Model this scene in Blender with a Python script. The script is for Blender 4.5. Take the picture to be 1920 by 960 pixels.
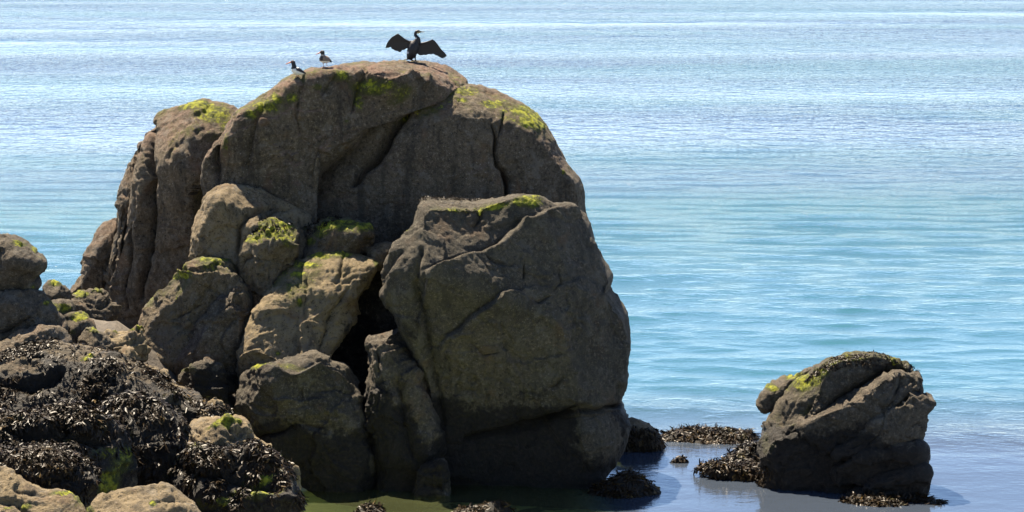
import bpy, math, numpy as np
from mathutils import Vector

R = math.radians
scene = bpy.context.scene
for o in list(bpy.data.objects):
    bpy.data.objects.remove(o)

# ------------------------------------------------------------------ camera
CAM_H, PITCH, FPX = 12.0, R(6.3), 5444.0      # metres above the sea, tilt down, focal length in photo pixels
cam_data = bpy.data.cameras.new('camera')
cam = bpy.data.objects.new('camera', cam_data)
scene.collection.objects.link(cam)
cam.location = (0, 0, CAM_H)
cam.rotation_euler = (math.pi / 2 - PITCH, 0, 0)
cam_data.sensor_width = 36
cam_data.lens = FPX / 1920 * 36
cam_data.clip_start = 1
cam_data.clip_end = 60000
cam_data.dof.use_dof = False
cam_data.dof.focus_distance = 66
cam_data.dof.aperture_fstop = 5.6
scene.camera = cam
scene.cycles.sample_clamp_direct = 12
scene.cycles.sample_clamp_indirect = 6

# ------------------------------------------------------------------ sky, sun, exposure
SUN_EL, SUN_AZ = 60.0, -33.0                 # azimuth from +Y (out to sea), negative = left
world = bpy.data.worlds.new('World')
scene.world = world
world.use_nodes = True
wn = world.node_tree
bg = wn.nodes['Background']
sky = wn.nodes.new('ShaderNodeTexSky')
sky.sky_type = 'NISHITA'
sky.sun_disc = False
sky.sun_elevation = R(SUN_EL)
sky.sun_rotation = R(SUN_AZ)
sky.altitude = 0
sky.air_density = 0.62
sky.dust_density = 0.2
sky.ozone_density = 3.0
wn.links.new(sky.outputs[0], bg.inputs[0])
bg.inputs[1].default_value = 0.068
sun_data = bpy.data.lights.new('sun', 'SUN')
sun_data.energy = 5.0
sun_data.angle = R(0.53)
sun_data.color = (1.0, 0.87, 0.68)
sun = bpy.data.objects.new('sun', sun_data)
scene.collection.objects.link(sun)
sd = Vector((math.sin(R(SUN_AZ)) * math.cos(R(SUN_EL)), math.cos(R(SUN_AZ)) * math.cos(R(SUN_EL)), math.sin(R(SUN_EL))))
sun.rotation_euler = sd.to_track_quat('Z', 'Y').to_euler()
sun.location = (-40, 60, 60)
vs = scene.view_settings
vs.view_transform = 'Standard'
vs.look = 'None'
vs.gamma = 1
vs.exposure = 2.05
vs.use_curve_mapping = False

# ------------------------------------------------------------------ numeric helpers
CP, SP = math.cos(PITCH), math.sin(PITCH)

def at(px, py, Y):
    """photo pixel + distance out to sea -> world point"""
    px, py, Y = np.asarray(px, float), np.asarray(py, float), np.asarray(Y, float)
    a = (px - 960) / FPX
    b = (480 - py) / FPX
    dy = CP + b * SP
    dz = -SP + b * CP
    t = Y / dy
    return np.stack(np.broadcast_arrays(a * t, Y, CAM_H + dz * t), -1)

def pix(P):
    d = P - np.array([0, 0, CAM_H])
    f = d[..., 1] * CP - d[..., 2] * SP
    u = d[..., 1] * SP + d[..., 2] * CP
    return 960 + FPX * d[..., 0] / f, 480 - FPX * u / f

def _hash(ix, iy, iz, seed):
    h = (ix.astype(np.uint32) * np.uint32(374761393) + iy.astype(np.uint32) * np.uint32(668265263)
         + iz.astype(np.uint32) * np.uint32(2147483647) + np.uint32(seed * 974711 % 4294967295))
    h = (h ^ (h >> np.uint32(13))) * np.uint32(1274126177)
    h = (h ^ (h >> np.uint32(16))) * np.uint32(2246822519)
    h = h ^ (h >> np.uint32(15))
    return h.astype(np.float32) / 4294967295.0

def noise(P, scale=1.0, seed=0):
    """smooth value noise in -1..1"""
    Q = np.asarray(P, np.float64) * scale + seed * 17.31
    I = np.floor(Q)
    Fr = (Q - I).astype(np.float32)
    I = I.astype(np.int64)
    w = Fr * Fr * Fr * (Fr * (Fr * 6 - 15) + 10)
    out = 0
    for dx in (0, 1):
        wx = w[..., 0] if dx else 1 - w[..., 0]
        for dy in (0, 1):
            wy = w[..., 1] if dy else 1 - w[..., 1]
            for dz in (0, 1):
                wz = w[..., 2] if dz else 1 - w[..., 2]
                out = out + wx * wy * wz * _hash(I[..., 0] + dx, I[..., 1] + dy, I[..., 2] + dz, seed)
    return out * 2 - 1

def fbm(P, scale, octaves=4, seed=0, gain=0.5, ridged=False):
    s, a, out, tot = scale, 1.0, 0, 0
    for k in range(octaves):
        n = noise(P, s, seed + k)
        if ridged:
            n = 1 - 2 * np.abs(n)
        out = out + a * n
        tot += a
        a *= gain
        s *= 2.03
    return out / tot

def sstep(a, b, x):
    t = np.clip((x - a) / (b - a), 0, 1)
    return t * t * (3 - 2 * t)

def seg_dist(x, y, pts):
    """distance to a polyline and the side (+ = left of its direction on screen)"""
    best = np.full(x.shape, 1e9)
    side = np.zeros(x.shape)
    along = np.zeros(x.shape)
    n = len(pts) - 1
    for k in range(n):
        (x0, y0), (x1, y1) = pts[k], pts[k + 1]
        dx, dy = x1 - x0, y1 - y0
        L2 = dx * dx + dy * dy + 1e-9
        t = np.clip(((x - x0) * dx + (y - y0) * dy) / L2, 0, 1)
        d = np.hypot(x - x0 - t * dx, y - y0 - t * dy)
        m = d < best
        best = np.where(m, d, best)
        side = np.where(m, np.sign(dx * (y - y0) - dy * (x - x0)), side)
        along = np.where(m, (k + t) / n, along)
    return best, side, along

def in_poly(x, y, poly):
    c = np.zeros(x.shape, bool)
    n = len(poly)
    for i in range(n):
        x0, y0 = poly[i]
        x1, y1 = poly[(i + 1) % n]
        if y0 == y1:
            continue
        c ^= ((y0 > y) != (y1 > y)) & (x < (x1 - x0) * (y - y0) / (y1 - y0) + x0)
    return c

# ------------------------------------------------------------------ materials
def nodes_of(name):
    m = bpy.data.materials.new(name)
    m.use_nodes = True
    nt = m.node_tree
    return m, nt, nt.nodes['Principled BSDF'], nt.nodes['Material Output']

class NT:
    def __init__(self, nt):
        self.nt = nt
    def n(self, t, **kw):
        nd = self.nt.nodes.new(t)
        for k, v in kw.items():
            setattr(nd, k, v)
        return nd
    def l(self, a, b):
        self.nt.links.new(a, b)
    def val(self, sock, v):
        if hasattr(v, 'is_output') or isinstance(v, bpy.types.NodeSocket):
            self.l(v, sock)
        else:
            sock.default_value = v
    def math(self, op, a, b=0.0, clamp=False):
        m = self.n('ShaderNodeMath', operation=op, use_clamp=clamp)
        self.val(m.inputs[0], a)
        self.val(m.inputs[1], b)
        return m.outputs[0]
    def noise(self, vec, scale, detail=4, rough=0.55):
        t = self.n('ShaderNodeTexNoise')
        self.l(vec, t.inputs['Vector'])
        t.inputs['Scale'].default_value = scale
        t.inputs['Detail'].default_value = detail
        t.inputs['Roughness'].default_value = rough
        return t.outputs['Fac']
    def ramp(self, fac, a, b, lo=0.0, hi=1.0):
        r = self.n('ShaderNodeMapRange', interpolation_type='SMOOTHSTEP')
        self.val(r.inputs[0], fac)
        r.inputs[1].default_value = a
        r.inputs[2].default_value = b
        r.inputs[3].default_value = lo
        r.inputs[4].default_value = hi
        return r.outputs[0]
    def mix(self, fac, a, b, mode='MIX'):
        m = self.n('ShaderNodeMix', data_type='RGBA', blend_type=mode)
        self.val(m.inputs[0], fac)
        for s, v in ((m.inputs[6], a), (m.inputs[7], b)):
            if isinstance(v, tuple):
                s.default_value = (*v, 1)
            else:
                self.l(v, s)
        return m.outputs[2]
    def attr(self, name):
        return self.n('ShaderNodeAttribute', attribute_name=name).outputs['Fac']
    def pos(self):
        return self.n('ShaderNodeNewGeometry').outputs['Position']

def make_rock_material():
    m, nt, b, out = nodes_of('granite')
    g = NT(nt)
    p = g.pos()
    big = g.noise(p, 0.55, 5, 0.6)
    med = g.noise(p, 3.2, 6, 0.65)
    fine = g.noise(p, 13.0, 5, 0.78)
    grain = g.noise(p, 48.0, 2, 0.6)
    warm = g.attr('warm')
    c = g.mix(g.ramp(big, 0.35, 0.65), (0.046, 0.037, 0.027), (0.088, 0.070, 0.050))
    c = g.mix(g.ramp(med, 0.48, 0.72, 0, 0.55), c, (0.150, 0.118, 0.086))
    c = g.mix(g.ramp(med, 0.28, 0.46, 0.55, 0), c, (0.035, 0.026, 0.019))
    # pinkish weathered granite on some tops, tan / cream on shore boulders
    c = g.mix(g.math('MULTIPLY', warm, g.ramp(med, 0.3, 0.6, 0.55, 1.0)), c, (0.315, 0.235, 0.122))
    pink = g.attr('pink')
    c = g.mix(g.math('MULTIPLY', pink, 0.7), c, (0.17, 0.095, 0.07))
    # mineral speckle
    c = g.mix(g.ramp(fine, 0.53, 0.66, 0, 0.8), c, (0.215, 0.175, 0.128))
    c = g.mix(g.ramp(fine, 0.34, 0.48, 0.9, 0), c, (0.016, 0.013, 0.010))
    c = g.mix(g.ramp(grain, 0.60, 0.70, 0, 0.5), c, (0.30, 0.26, 0.21))
    c = g.mix(g.ramp(grain, 0.28, 0.38, 0.5, 0), c, (0.04, 0.035, 0.03))
    # pale crusts, rust and long dark weather stains
    c = g.mix(g.ramp(g.noise(p, 2.6, 7, 0.72), 0.555, 0.60, 0, 0.42), c, (0.165, 0.148, 0.122))
    c = g.mix(g.ramp(g.noise(p, 1.15, 6, 0.68), 0.56, 0.66, 0, 0.45), c, (0.125, 0.070, 0.038))
    st = g.n('ShaderNodeMapping')
    g.l(p, st.inputs['Vector'])
    st.inputs['Scale'].default_value = (3.2, 3.2, 0.42)
    c = g.mix(g.ramp(g.noise(st.outputs[0], 1.0, 5, 0.6), 0.52, 0.66, 0, 0.55), c, (0.026, 0.022, 0.017))
    # barnacle specks: sparse pale dots
    vor = g.n('ShaderNodeTexVoronoi')
    g.l(p, vor.inputs['Vector'])
    vor.inputs['Scale'].default_value = 11.0
    dots = g.math('MULTIPLY', g.ramp(vor.outputs['Distance'], 0.10, 0.20, 1, 0), g.ramp(g.noise(p, 1.6, 3), 0.45, 0.65))
    c = g.mix(g.math('MULTIPLY', dots, 0.55), c, (0.34, 0.31, 0.27))
    # olive film of algae
    c = g.mix(g.math('MULTIPLY', g.attr('olive'), g.ramp(med, 0.25, 0.7, 0.25, 0.85)), c, (0.046, 0.045, 0.032))
    # black tidal crust, plus shade painted into the rock colour, with a ragged edge
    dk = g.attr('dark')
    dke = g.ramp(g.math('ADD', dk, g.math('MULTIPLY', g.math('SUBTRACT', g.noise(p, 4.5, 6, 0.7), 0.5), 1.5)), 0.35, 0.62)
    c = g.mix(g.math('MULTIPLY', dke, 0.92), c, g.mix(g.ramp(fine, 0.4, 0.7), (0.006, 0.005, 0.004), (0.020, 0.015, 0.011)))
    # bright green algae
    ms = g.attr('moss')
    mse = g.ramp(g.math('ADD', ms, g.math('MULTIPLY', g.math('SUBTRACT', g.noise(p, 9.0, 7, 0.8), 0.5), 2.2)), 0.42, 0.60)
    mc = g.mix(g.ramp(g.noise(p, 5.0, 5, 0.7), 0.38, 0.62), (0.034, 0.044, 0.007), (0.265, 0.275, 0.020))
    mc = g.mix(g.ramp(fine, 0.5, 0.75, 0, 0.7), mc, (0.13, 0.10, 0.04))
    halo = g.ramp(g.math('ADD', ms, g.math('MULTIPLY', g.math('SUBTRACT', g.noise(p, 3.0, 6, 0.75), 0.5), 1.3)), 0.12, 0.5, 0, 0.8)
    c = g.mix(halo, c, (0.055, 0.058, 0.013))
    c = g.mix(mse, c, mc)
    g.l(c, b.inputs['Base Color'])
    rough = g.math('SUBTRACT', 0.92, g.math('MULTIPLY', dke, 0.30))
    g.l(rough, b.inputs['Roughness'])
    b.inputs['Specular IOR Level'].default_value = 0.25
    h = g.math('ADD', g.math('MULTIPLY', fine, 1.1), g.math('MULTIPLY', grain, 0.35))
    h = g.math('ADD', h, g.math('MULTIPLY', med, 0.7))
    h = g.math('ADD', h, g.math('MULTIPLY', dots, 0.2))
    bp = g.n('ShaderNodeBump')
    bp.inputs['Strength'].default_value = 0.9
    bp.inputs['Distance'].default_value = 0.10
    g.l(h, bp.inputs['Height'])
    g.l(bp.outputs[0], b.inputs['Normal'])
    return m

def make_weed_material():
    m, nt, b, out = nodes_of('wrack')
    g = NT(nt)
    p = g.pos()
    t = g.attr('tone')
    c = g.mix(t, (0.004, 0.003, 0.002), (0.034, 0.020, 0.007))
    c = g.mix(g.ramp(t, 0.88, 0.96), c, (0.10, 0.062, 0.018))
    c = g.mix(g.ramp(g.noise(p, 2.0, 3), 0.62, 0.7, 0, 0.55), c, (0.045, 0.040, 0.010))
    g.l(c, b.inputs['Base Color'])
    b.inputs['Roughness'].default_value = 0.46
    b.inputs['Specular IOR Level'].default_value = 0.15
    return m

def make_shore_material():
    m, nt, b, out = nodes_of('shore_bed')
    g = NT(nt)
    p = g.pos()
    xyz = g.n('ShaderNodeSeparateXYZ')
    g.l(p, xyz.inputs[0])
    n1 = g.noise(p, 1.3, 6, 0.6)
    n2 = g.noise(p, 9.0, 5, 0.7)
    sand = g.mix(n1, (0.36, 0.36, 0.18), (0.52, 0.50, 0.28))
    sand = g.mix(g.ramp(g.noise(p, 0.9, 4, 0.6), 0.55, 0.62), sand, (0.05, 0.045, 0.02))
    rock = g.mix(n2, (0.02, 0.018, 0.015), (0.11, 0.085, 0.06))
    up = g.ramp(g.math('ADD', xyz.outputs[2], g.math('MULTIPLY', g.math('SUBTRACT', n1, 0.5), 0.6)), -0.15, 0.15)
    g.l(g.mix(up, sand, rock), b.inputs['Base Color'])
    b.inputs['Roughness'].default_value = 0.85
    bp = g.n('ShaderNodeBump')
    bp.inputs['Strength'].default_value = 0.8
    bp.inputs['Distance'].default_value = 0.06
    g.l(n2, bp.inputs['Height'])
    g.l(bp.outputs[0], b.inputs['Normal'])
    return m

def make_sea_material():
    m, nt, b, out = nodes_of('sea_water')
    g = NT(nt)
    nt.nodes.remove(b)
    p = g.pos()
    def stretched(sx, sy, rot=0.0):
        mp = g.n('ShaderNodeMapping')
        g.l(p, mp.inputs['Vector'])
        mp.inputs['Scale'].default_value = (sx, sy, 0.0)
        mp.inputs['Rotation'].default_value = (0, 0, rot)
        return mp.outputs[0]
    chop = g.attr('chop')
    h1 = g.noise(stretched(1.2, 1.25, 0.10), 1.0, 3, 0.55)
    h2 = g.noise(stretched(3.0, 4.0, -0.14), 1.0, 4, 0.6)
    h0 = g.noise(stretched(0.60, 0.45, 0.1), 1.0, 3, 0.6)
    h00 = g.noise(stretched(0.26, 0.11, -0.06), 1.0, 2, 0.55)
    h3 = g.noise(stretched(8.0, 15.0, 0.2), 1.0, 2, 0.5)
    h = g.math('ADD', g.math('MULTIPLY', h1, 0.46), g.math('ADD', g.math('MULTIPLY', h2, 0.22), g.math('MULTIPLY', h3, 0.04)))
    h = g.math('MULTIPLY', h, chop)
    h = g.math('ADD', h, g.math('MULTIPLY', h0, g.attr('far')))
    h = g.math('ADD', h, g.math('MULTIPLY', h00, g.attr('vfar')))
    bp = g.n('ShaderNodeBump')
    bp.inputs['Strength'].default_value = 1.0
    bp.inputs['Distance'].default_value = 0.62
    g.l(h, bp.inputs['Height'])
    # light scattered back out of the water body
    deepc = g.mix(g.ramp(g.noise(stretched(0.012, 0.03), 1.0, 3), 0.40, 0.62), (0.008, 0.028, 0.072), (0.009, 0.046, 0.078))
    deepc = g.mix(g.attr('near'), deepc, (0.020, 0.076, 0.092))
    deepc = g.mix(g.attr('pool'), deepc, (0.20, 0.23, 0.105))
    deepc = g.mix(g.attr('bed_sheen'), deepc, (0.034, 0.044, 0.062))  # water over weed, tinted pale to add to the sky's reflection
    body = g.n('ShaderNodeBsdfDiffuse')
    g.l(deepc, body.inputs['Color'])
    clear = g.n('ShaderNodeBsdfTransparent')
    clear.inputs['Color'].default_value = (0.80, 0.93, 0.66, 1)
    ms = g.n('ShaderNodeMixShader')
    g.l(g.attr('shallow'), ms.inputs[0])
    g.l(body.outputs[0], ms.inputs[1])
    g.l(clear.outputs[0], ms.inputs[2])
    gl = g.n('ShaderNodeBsdfGlossy')
    gl.inputs['Roughness'].default_value = 0.07
    g.l(bp.outputs[0], gl.inputs['Normal'])
    fr = g.n('ShaderNodeFresnel')
    fr.inputs['IOR'].default_value = 1.46
    g.l(bp.outputs[0], fr.inputs['Normal'])
    mx = g.n('ShaderNodeMixShader')
    g.l(fr.outputs[0], mx.inputs[0])
    g.l(ms.outputs[0], mx.inputs[1])
    g.l(gl.outputs[0], mx.inputs[2])
    g.l(mx.outputs[0], out.inputs['Surface'])
    return m

def make_plumage_material():
    m, nt, b, out = nodes_of('plumage')
    g = NT(nt)
    col = g.n('ShaderNodeAttribute', attribute_name='plume')
    p = g.pos()
    c = g.mix(0.35, col.outputs['Color'], g.mix(g.noise(p, 40, 3), (0.5, 0.5, 0.5), (1, 1, 1)), 'MULTIPLY')
    g.l(c, b.inputs['Base Color'])
    b.inputs['Roughness'].default_value = 0.55
    b.inputs['Specular IOR Level'].default_value = 0.3
    return m

ROCK = make_rock_material()
WEED = make_weed_material()
SHORE = make_shore_material()
SEA = make_sea_material()
PLUME = make_plumage_material()

# ------------------------------------------------------------------ mesh helpers
def mesh_np(name, V, F, mat, smooth=True, attrs=None):
    me = bpy.data.meshes.new(name)
    V = np.ascontiguousarray(V, np.float32)
    F = np.asarray(F, np.int32)
    k = F.shape[1]
    me.vertices.add(len(V))
    me.vertices.foreach_set('co', V.ravel())
    me.loops.add(F.size)
    me.loops.foreach_set('vertex_index', F.ravel())
    me.polygons.add(len(F))
    me.polygons.foreach_set('loop_start', np.arange(0, F.size, k, dtype=np.int32))
    if smooth:
        me.polygons.foreach_set('use_smooth', np.ones(len(F), bool))
    me.update(calc_edges=True)
    for a, v in (attrs or {}).items():
        at_ = me.attributes.new(a, 'FLOAT', 'POINT')
        at_.data.foreach_set('value', np.ascontiguousarray(v, np.float32).ravel())
    me.materials.append(mat)
    return me

def link(name, me, loc=(0, 0, 0), parent=None, label=None, cat=None, group=None, kind=None):
    o = bpy.data.objects.new(name, me)
    scene.collection.objects.link(o)
    o.location = loc
    if parent:
        o.parent = parent
    if label:
        o['label'] = label
    if cat:
        o['category'] = cat
    if group:
        o['group'] = group
    if kind:
        o['kind'] = kind
    return o

STORE = {}
SEED = [1]

def densify(poly, n):
    P = np.array(poly, float)
    # Catmull-Rom through the traced points, resampled evenly
    out = []
    m = len(P)
    for i in range(m):
        p0, p1, p2, p3 = P[(i - 1) % m], P[i], P[(i + 1) % m], P[(i + 2) % m]
        for t in np.linspace(0, 1, 8, endpoint=False):
            s = 0.5 * ((2 * p1) + (-p0 + p2) * t + (2 * p0 - 5 * p1 + 4 * p2 - p3) * t * t + (-p0 + 3 * p1 - 3 * p2 + p3) * t ** 3)
            lin = p1 + (p2 - p1) * t
            out.append(0.7 * s + 0.3 * lin)
    Q = np.array(out)
    d = np.r_[0, np.cumsum(np.linalg.norm(np.roll(Q, -1, 0) - Q, axis=1))]
    Q = np.vstack([Q, Q[:1]])
    s = np.linspace(0, d[-1], n, endpoint=False)
    return np.stack([np.interp(s, d, Q[:, 0]), np.interp(s, d, Q[:, 1])], -1)

def normals_grid(G):
    du = np.empty_like(G)
    du[1:-1] = G[2:] - G[:-2]
    du[0] = G[1] - G[0]
    du[-1] = G[-1] - G[-2]
    dv = np.roll(G, -1, 1) - np.roll(G, 1, 1)
    n = np.cross(du, dv)
    ln = np.linalg.norm(n, axis=-1, keepdims=True)
    return n / np.maximum(ln, 1e-12), ln[..., 0]

def boulder(name, label, poly, Y, df=1.0, db=1.0, n=2.4, lean=0.0, facets=4, rough=1.0, strokes=(), moss=(), dark=(),
            olive=0.15, warm=0.0, pink=0.0, moss_up=0.0, tide=None, center=None, res=2.4, parent=None, cat='rock',
            group=None, origin=None, big=1.0, yaw=0.0, seed=None):
    if seed is None:
        SEED[0] += 7
        seed = SEED[0]
    rng = np.random.default_rng(seed)
    A = np.array(poly, float)
    per = np.sum(np.linalg.norm(np.roll(A, -1, 0) - A, axis=1))
    nphi = int(np.clip(per / res, 56, 620))
    O = densify(poly, nphi)
    # make sure the ring runs the way that gives outward normals
    area = 0.5 * np.sum(O[:, 0] * np.roll(O[:, 1], -1) - np.roll(O[:, 0], -1) * O[:, 1])
    if area > 0:
        O = O[::-1]
    C = np.array(center, float) if center else O.mean(0)
    rad = np.linalg.norm(O - C, axis=1).mean()
    nf = int(np.clip(rad / res * 1.15, 18, 190))
    nb = max(8, nf // 5)
    th = np.linspace(0, 1, 600) * math.pi / 2
    s_, c_ = np.sin(th) ** (2 / n), np.cos(th) ** (2 / n)
    radm = rad / FPX * Y
    arc = np.r_[0, np.cumsum(np.hypot(np.diff(s_) * radm, np.diff(c_) * df))]
    def rings(k):
        u = np.linspace(0, arc[-1], k)
        return np.interp(u, arc, s_), np.interp(u, arc, c_)
    sf, cf = rings(nf)
    sb, cb = rings(nb)
    s = np.r_[sf, sb[::-1][1:]]
    dep = np.r_[-cf * df, cb[::-1][1:] * db]
    s[0] = s[-1] = 1e-3
    W = C + s[:, None, None] * (O - C)                     # photo-plane coordinates of each vertex
    zmid = at(C[0], C[1], Y)[2]
    zz = at(W[..., 0], W[..., 1], Y)[..., 2]
    Yg = Y + lean * (zz - zmid) + yaw * (W[..., 0] - C[0]) / FPX * Y
    G = at(W[..., 0], W[..., 1], Yg)
    S = max(0.25, radm)
    G[..., 1] += dep[:, None] * (1 + 0.22 * noise(G, 0.9 / S, seed))
    front = np.broadcast_to((np.arange(len(s)) < nf)[:, None], G.shape[:2]).astype(float)
    edge = np.broadcast_to((1 - np.minimum(s, 1) ** 6)[:, None], G.shape[:2])
    # flat fracture faces
    cw = at(C[0], C[1], Y)
    for k in range(facets + 4):
        d = np.array([rng.uniform(-1.7, 1.7), -1.0, rng.uniform(-1.0, 1.5)]) if k > 1 else np.array([rng.uniform(-.5, .5), -1.0, rng.uniform(-.3, .3)])
        d /= np.linalg.norm(d)
        t = (G - cw) @ d
        h = t.max() * rng.uniform(0.76, 0.90)
        G -= (np.maximum(0, t - h) * 0.97)[..., None] * d
    Nn, _ = normals_grid(G)
    px, py = pix(G)
    wob = 7.0 * min(1, rad / 120)
    wx = px + wob * fbm(G, 2.2, 3, seed + 3)
    wy = py + wob * fbm(G, 2.2, 3, seed + 4)
    disp = np.zeros(G.shape[:2])
    crack_tone = np.zeros(G.shape[:2])
    for st in strokes:
        if st[0] == 'c':                                   # crack: (pts, width px, depth m)
            d, sd_, al = seg_dist(wx, wy, st[1])
            taper = 0.35 + 0.65 * np.sin(np.clip(al, 0, 1) * math.pi * 0.9 + 0.15)
            disp -= front * 1.5 * st[3] * taper * np.exp(-(d / (st[2] * 0.85 * taper)) ** 1.3)
            crack_tone = np.maximum(crack_tone, front * 0.8 * np.exp(-(d / (st[2] * 0.9 * taper)) ** 2))  # darker colour along the crack line
        elif st[0] == 'l':                                 # ledge: right-hand side (below, when drawn rightwards) stands proud
            d, sd_, al = seg_dist(wx, wy, st[1])
            taper = np.sin(np.clip(al, 0.02, 0.98) * math.pi) ** 0.5
            sgn = d * sd_
            prof = sstep(-1.8, 1.8, sgn) * np.exp(-np.maximum(sgn, 0) / st[2])
            disp += front * 1.7 * st[3] * taper * prof
        elif st[0] == 'b':                                 # bump: x, y, rx, ry, height
            q = ((px - st[1]) / st[3]) ** 2 + ((py - st[2]) / st[4]) ** 2
            disp += front * st[5] * np.exp(-q)
        elif st[0] == 'r':                                 # rib along a line
            d, sd_, al = seg_dist(wx, wy, st[1])
            disp += front * st[3] * np.exp(-(d / st[2]) ** 2) * (0.3 + 0.7 * np.sin(np.clip(al, 0, 1) * math.pi))
    r = rough
    disp += 0.05 * S * big * noise(G, 1.3 / S, seed + 5)
    sm = min(1, S * 1.7)
    warp = G + 0.25 * np.stack([noise(G, 1.7, seed + 30), noise(G, 1.7, seed + 31), noise(G, 1.7, seed + 32)], -1)
    disp += r * 0.085 * fbm(warp, 0.9, 2, seed + 6) * sm
    disp += r * 0.045 * fbm(warp * np.array([1, 1, .7]), 2.1, 3, seed + 8, 0.5, ridged=True) * sm
    disp += r * 0.026 * fbm(warp, 6.0, 4, seed + 12, 0.62)
    disp += 0.010 * fbm(G, 14.0, 2, seed + 44, 0.6) + 0.012 * sstep(0.35, 0.7, noise(G, 11.0, seed + 46))
    disp -= r * 0.028 * (1 - np.abs(noise(warp, 3.6, seed + 40))) ** 5 * sstep(-0.3, 0.3, noise(G, 1.1, seed + 41))
    # joints: thin wandering cracks, here and there
    jn_ = noise(warp, 0.75, seed + 34)
    keep = sstep(0.0, 0.35, noise(G, 0.6, seed + 36))
    disp -= r * front * 0.055 * keep * np.exp(-(jn_ / 0.022) ** 2) * min(1, S)
    # scarps: sharp little steps where a skin of rock has spalled off
    for sc_, am_, t_ in ((0.7, 0.075, 0.05), (1.3, 0.045, -0.1), (2.7, 0.018, 0.15), (4.5, 0.011, 0.1)):
        nz = noise(warp * np.array([1, 1, 1.5]), sc_, seed + 50 + int(sc_ * 10)) + 0.12 * noise(G, 9.0, seed + 57)
        disp += r * am_ * sm * (sstep(t_ - 0.035, t_ + 0.035, nz) - 0.55)
    pits = noise(G, 9.0, seed + 15)
    disp -= r * 0.022 * sstep(0.5, 0.8, pits) * sstep(-0.1, 0.4, noise(G, 0.9, seed + 16))
    # attributes: where each growth has settled, and where shade is painted dark
    up = Nn[..., 2]
    ms = np.full(G.shape[:2], -0.2)
    for (x, y, rx, ry, k) in moss:
        q = ((px - x) / rx) ** 2 + ((py - y) / ry) ** 2
        ms = np.maximum(ms, -0.2 + (k + 0.32) * np.exp(-q * 0.7))
    if moss_up:
        ms = np.maximum(ms, moss_up * sstep(0.25, 0.75, up) + 0.35 * fbm(G, 1.6, 3, seed + 21) - 0.12)
    ms = np.where(ms > 0, ms * (0.45 + 0.55 * sstep(-0.05, 0.45, up)), ms)
    disp += 0.014 * sstep(0.35, 0.7, ms) * (0.6 + fbm(G, 11, 2, seed + 23))
    dk = np.full(G.shape[:2], -0.3)
    for (x, y, rx, ry, k) in dark:  # dark blobs: crust, and partly shade put into the colour
        q = ((px - x) / rx) ** 2 + ((py - y) / ry) ** 2
        dk = np.maximum(dk, -0.3 + (k + 0.3) * np.exp(-q * 0.7))
    dk = np.maximum(dk, crack_tone * 0.55)
    if tide is not None:
        zt = G[..., 2] + 0.45 * fbm(G, 0.9, 3, seed + 25)
        dk = np.maximum(dk, sstep(tide + 0.45, tide - 0.45, zt) * 0.95)
        for (x, y, rx, ry, k) in dark:
            if k < 0:
                q = ((px - x) / rx) ** 2 + ((py - y) / ry) ** 2
                dk = dk + k * np.exp(-q)
    G = G + Nn * disp[..., None]
    Nn, area_ = normals_grid(G)
    nr = G.shape[0]
    V = G.reshape(-1, 3)
    i = np.arange(nr - 1)[:, None] * nphi
    j = np.arange(nphi)[None, :]
    jn = (j + 1) % nphi
    Fq = np.stack([i + j, i + nphi + j, i + nphi + jn, i + jn], -1).reshape(-1, 4)
    org = np.array(origin) if origin is not None else np.array([V[:, 0].mean(), V[:, 1].mean(), V[:, 2].min()])
    wm = np.full(G.shape[:2], warm) if np.isscalar(warm) else warm
    pk = pink * sstep(0.15, 0.7, Nn[..., 2]) * sstep(-.4, .3, fbm(G, 1.2, 3, seed + 27))
    me = mesh_np(name, V - org, Fq, ROCK, True, dict(moss=ms, dark=dk, olive=np.full(G.shape[:2], olive), warm=wm, pink=pk))
    if parent is None:
        o = link(name, me, org, None, label, cat, group, 'thing')
    else:
        o = link(name, me, (0, 0, 0), parent)
    px, py = pix(G)
    STORE[o.name] = dict(V=V, N=Nn.reshape(-1, 3), A=area_.ravel(), px=px.ravel(), py=py.ravel(), org=org, obj=o)
    return o

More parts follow.
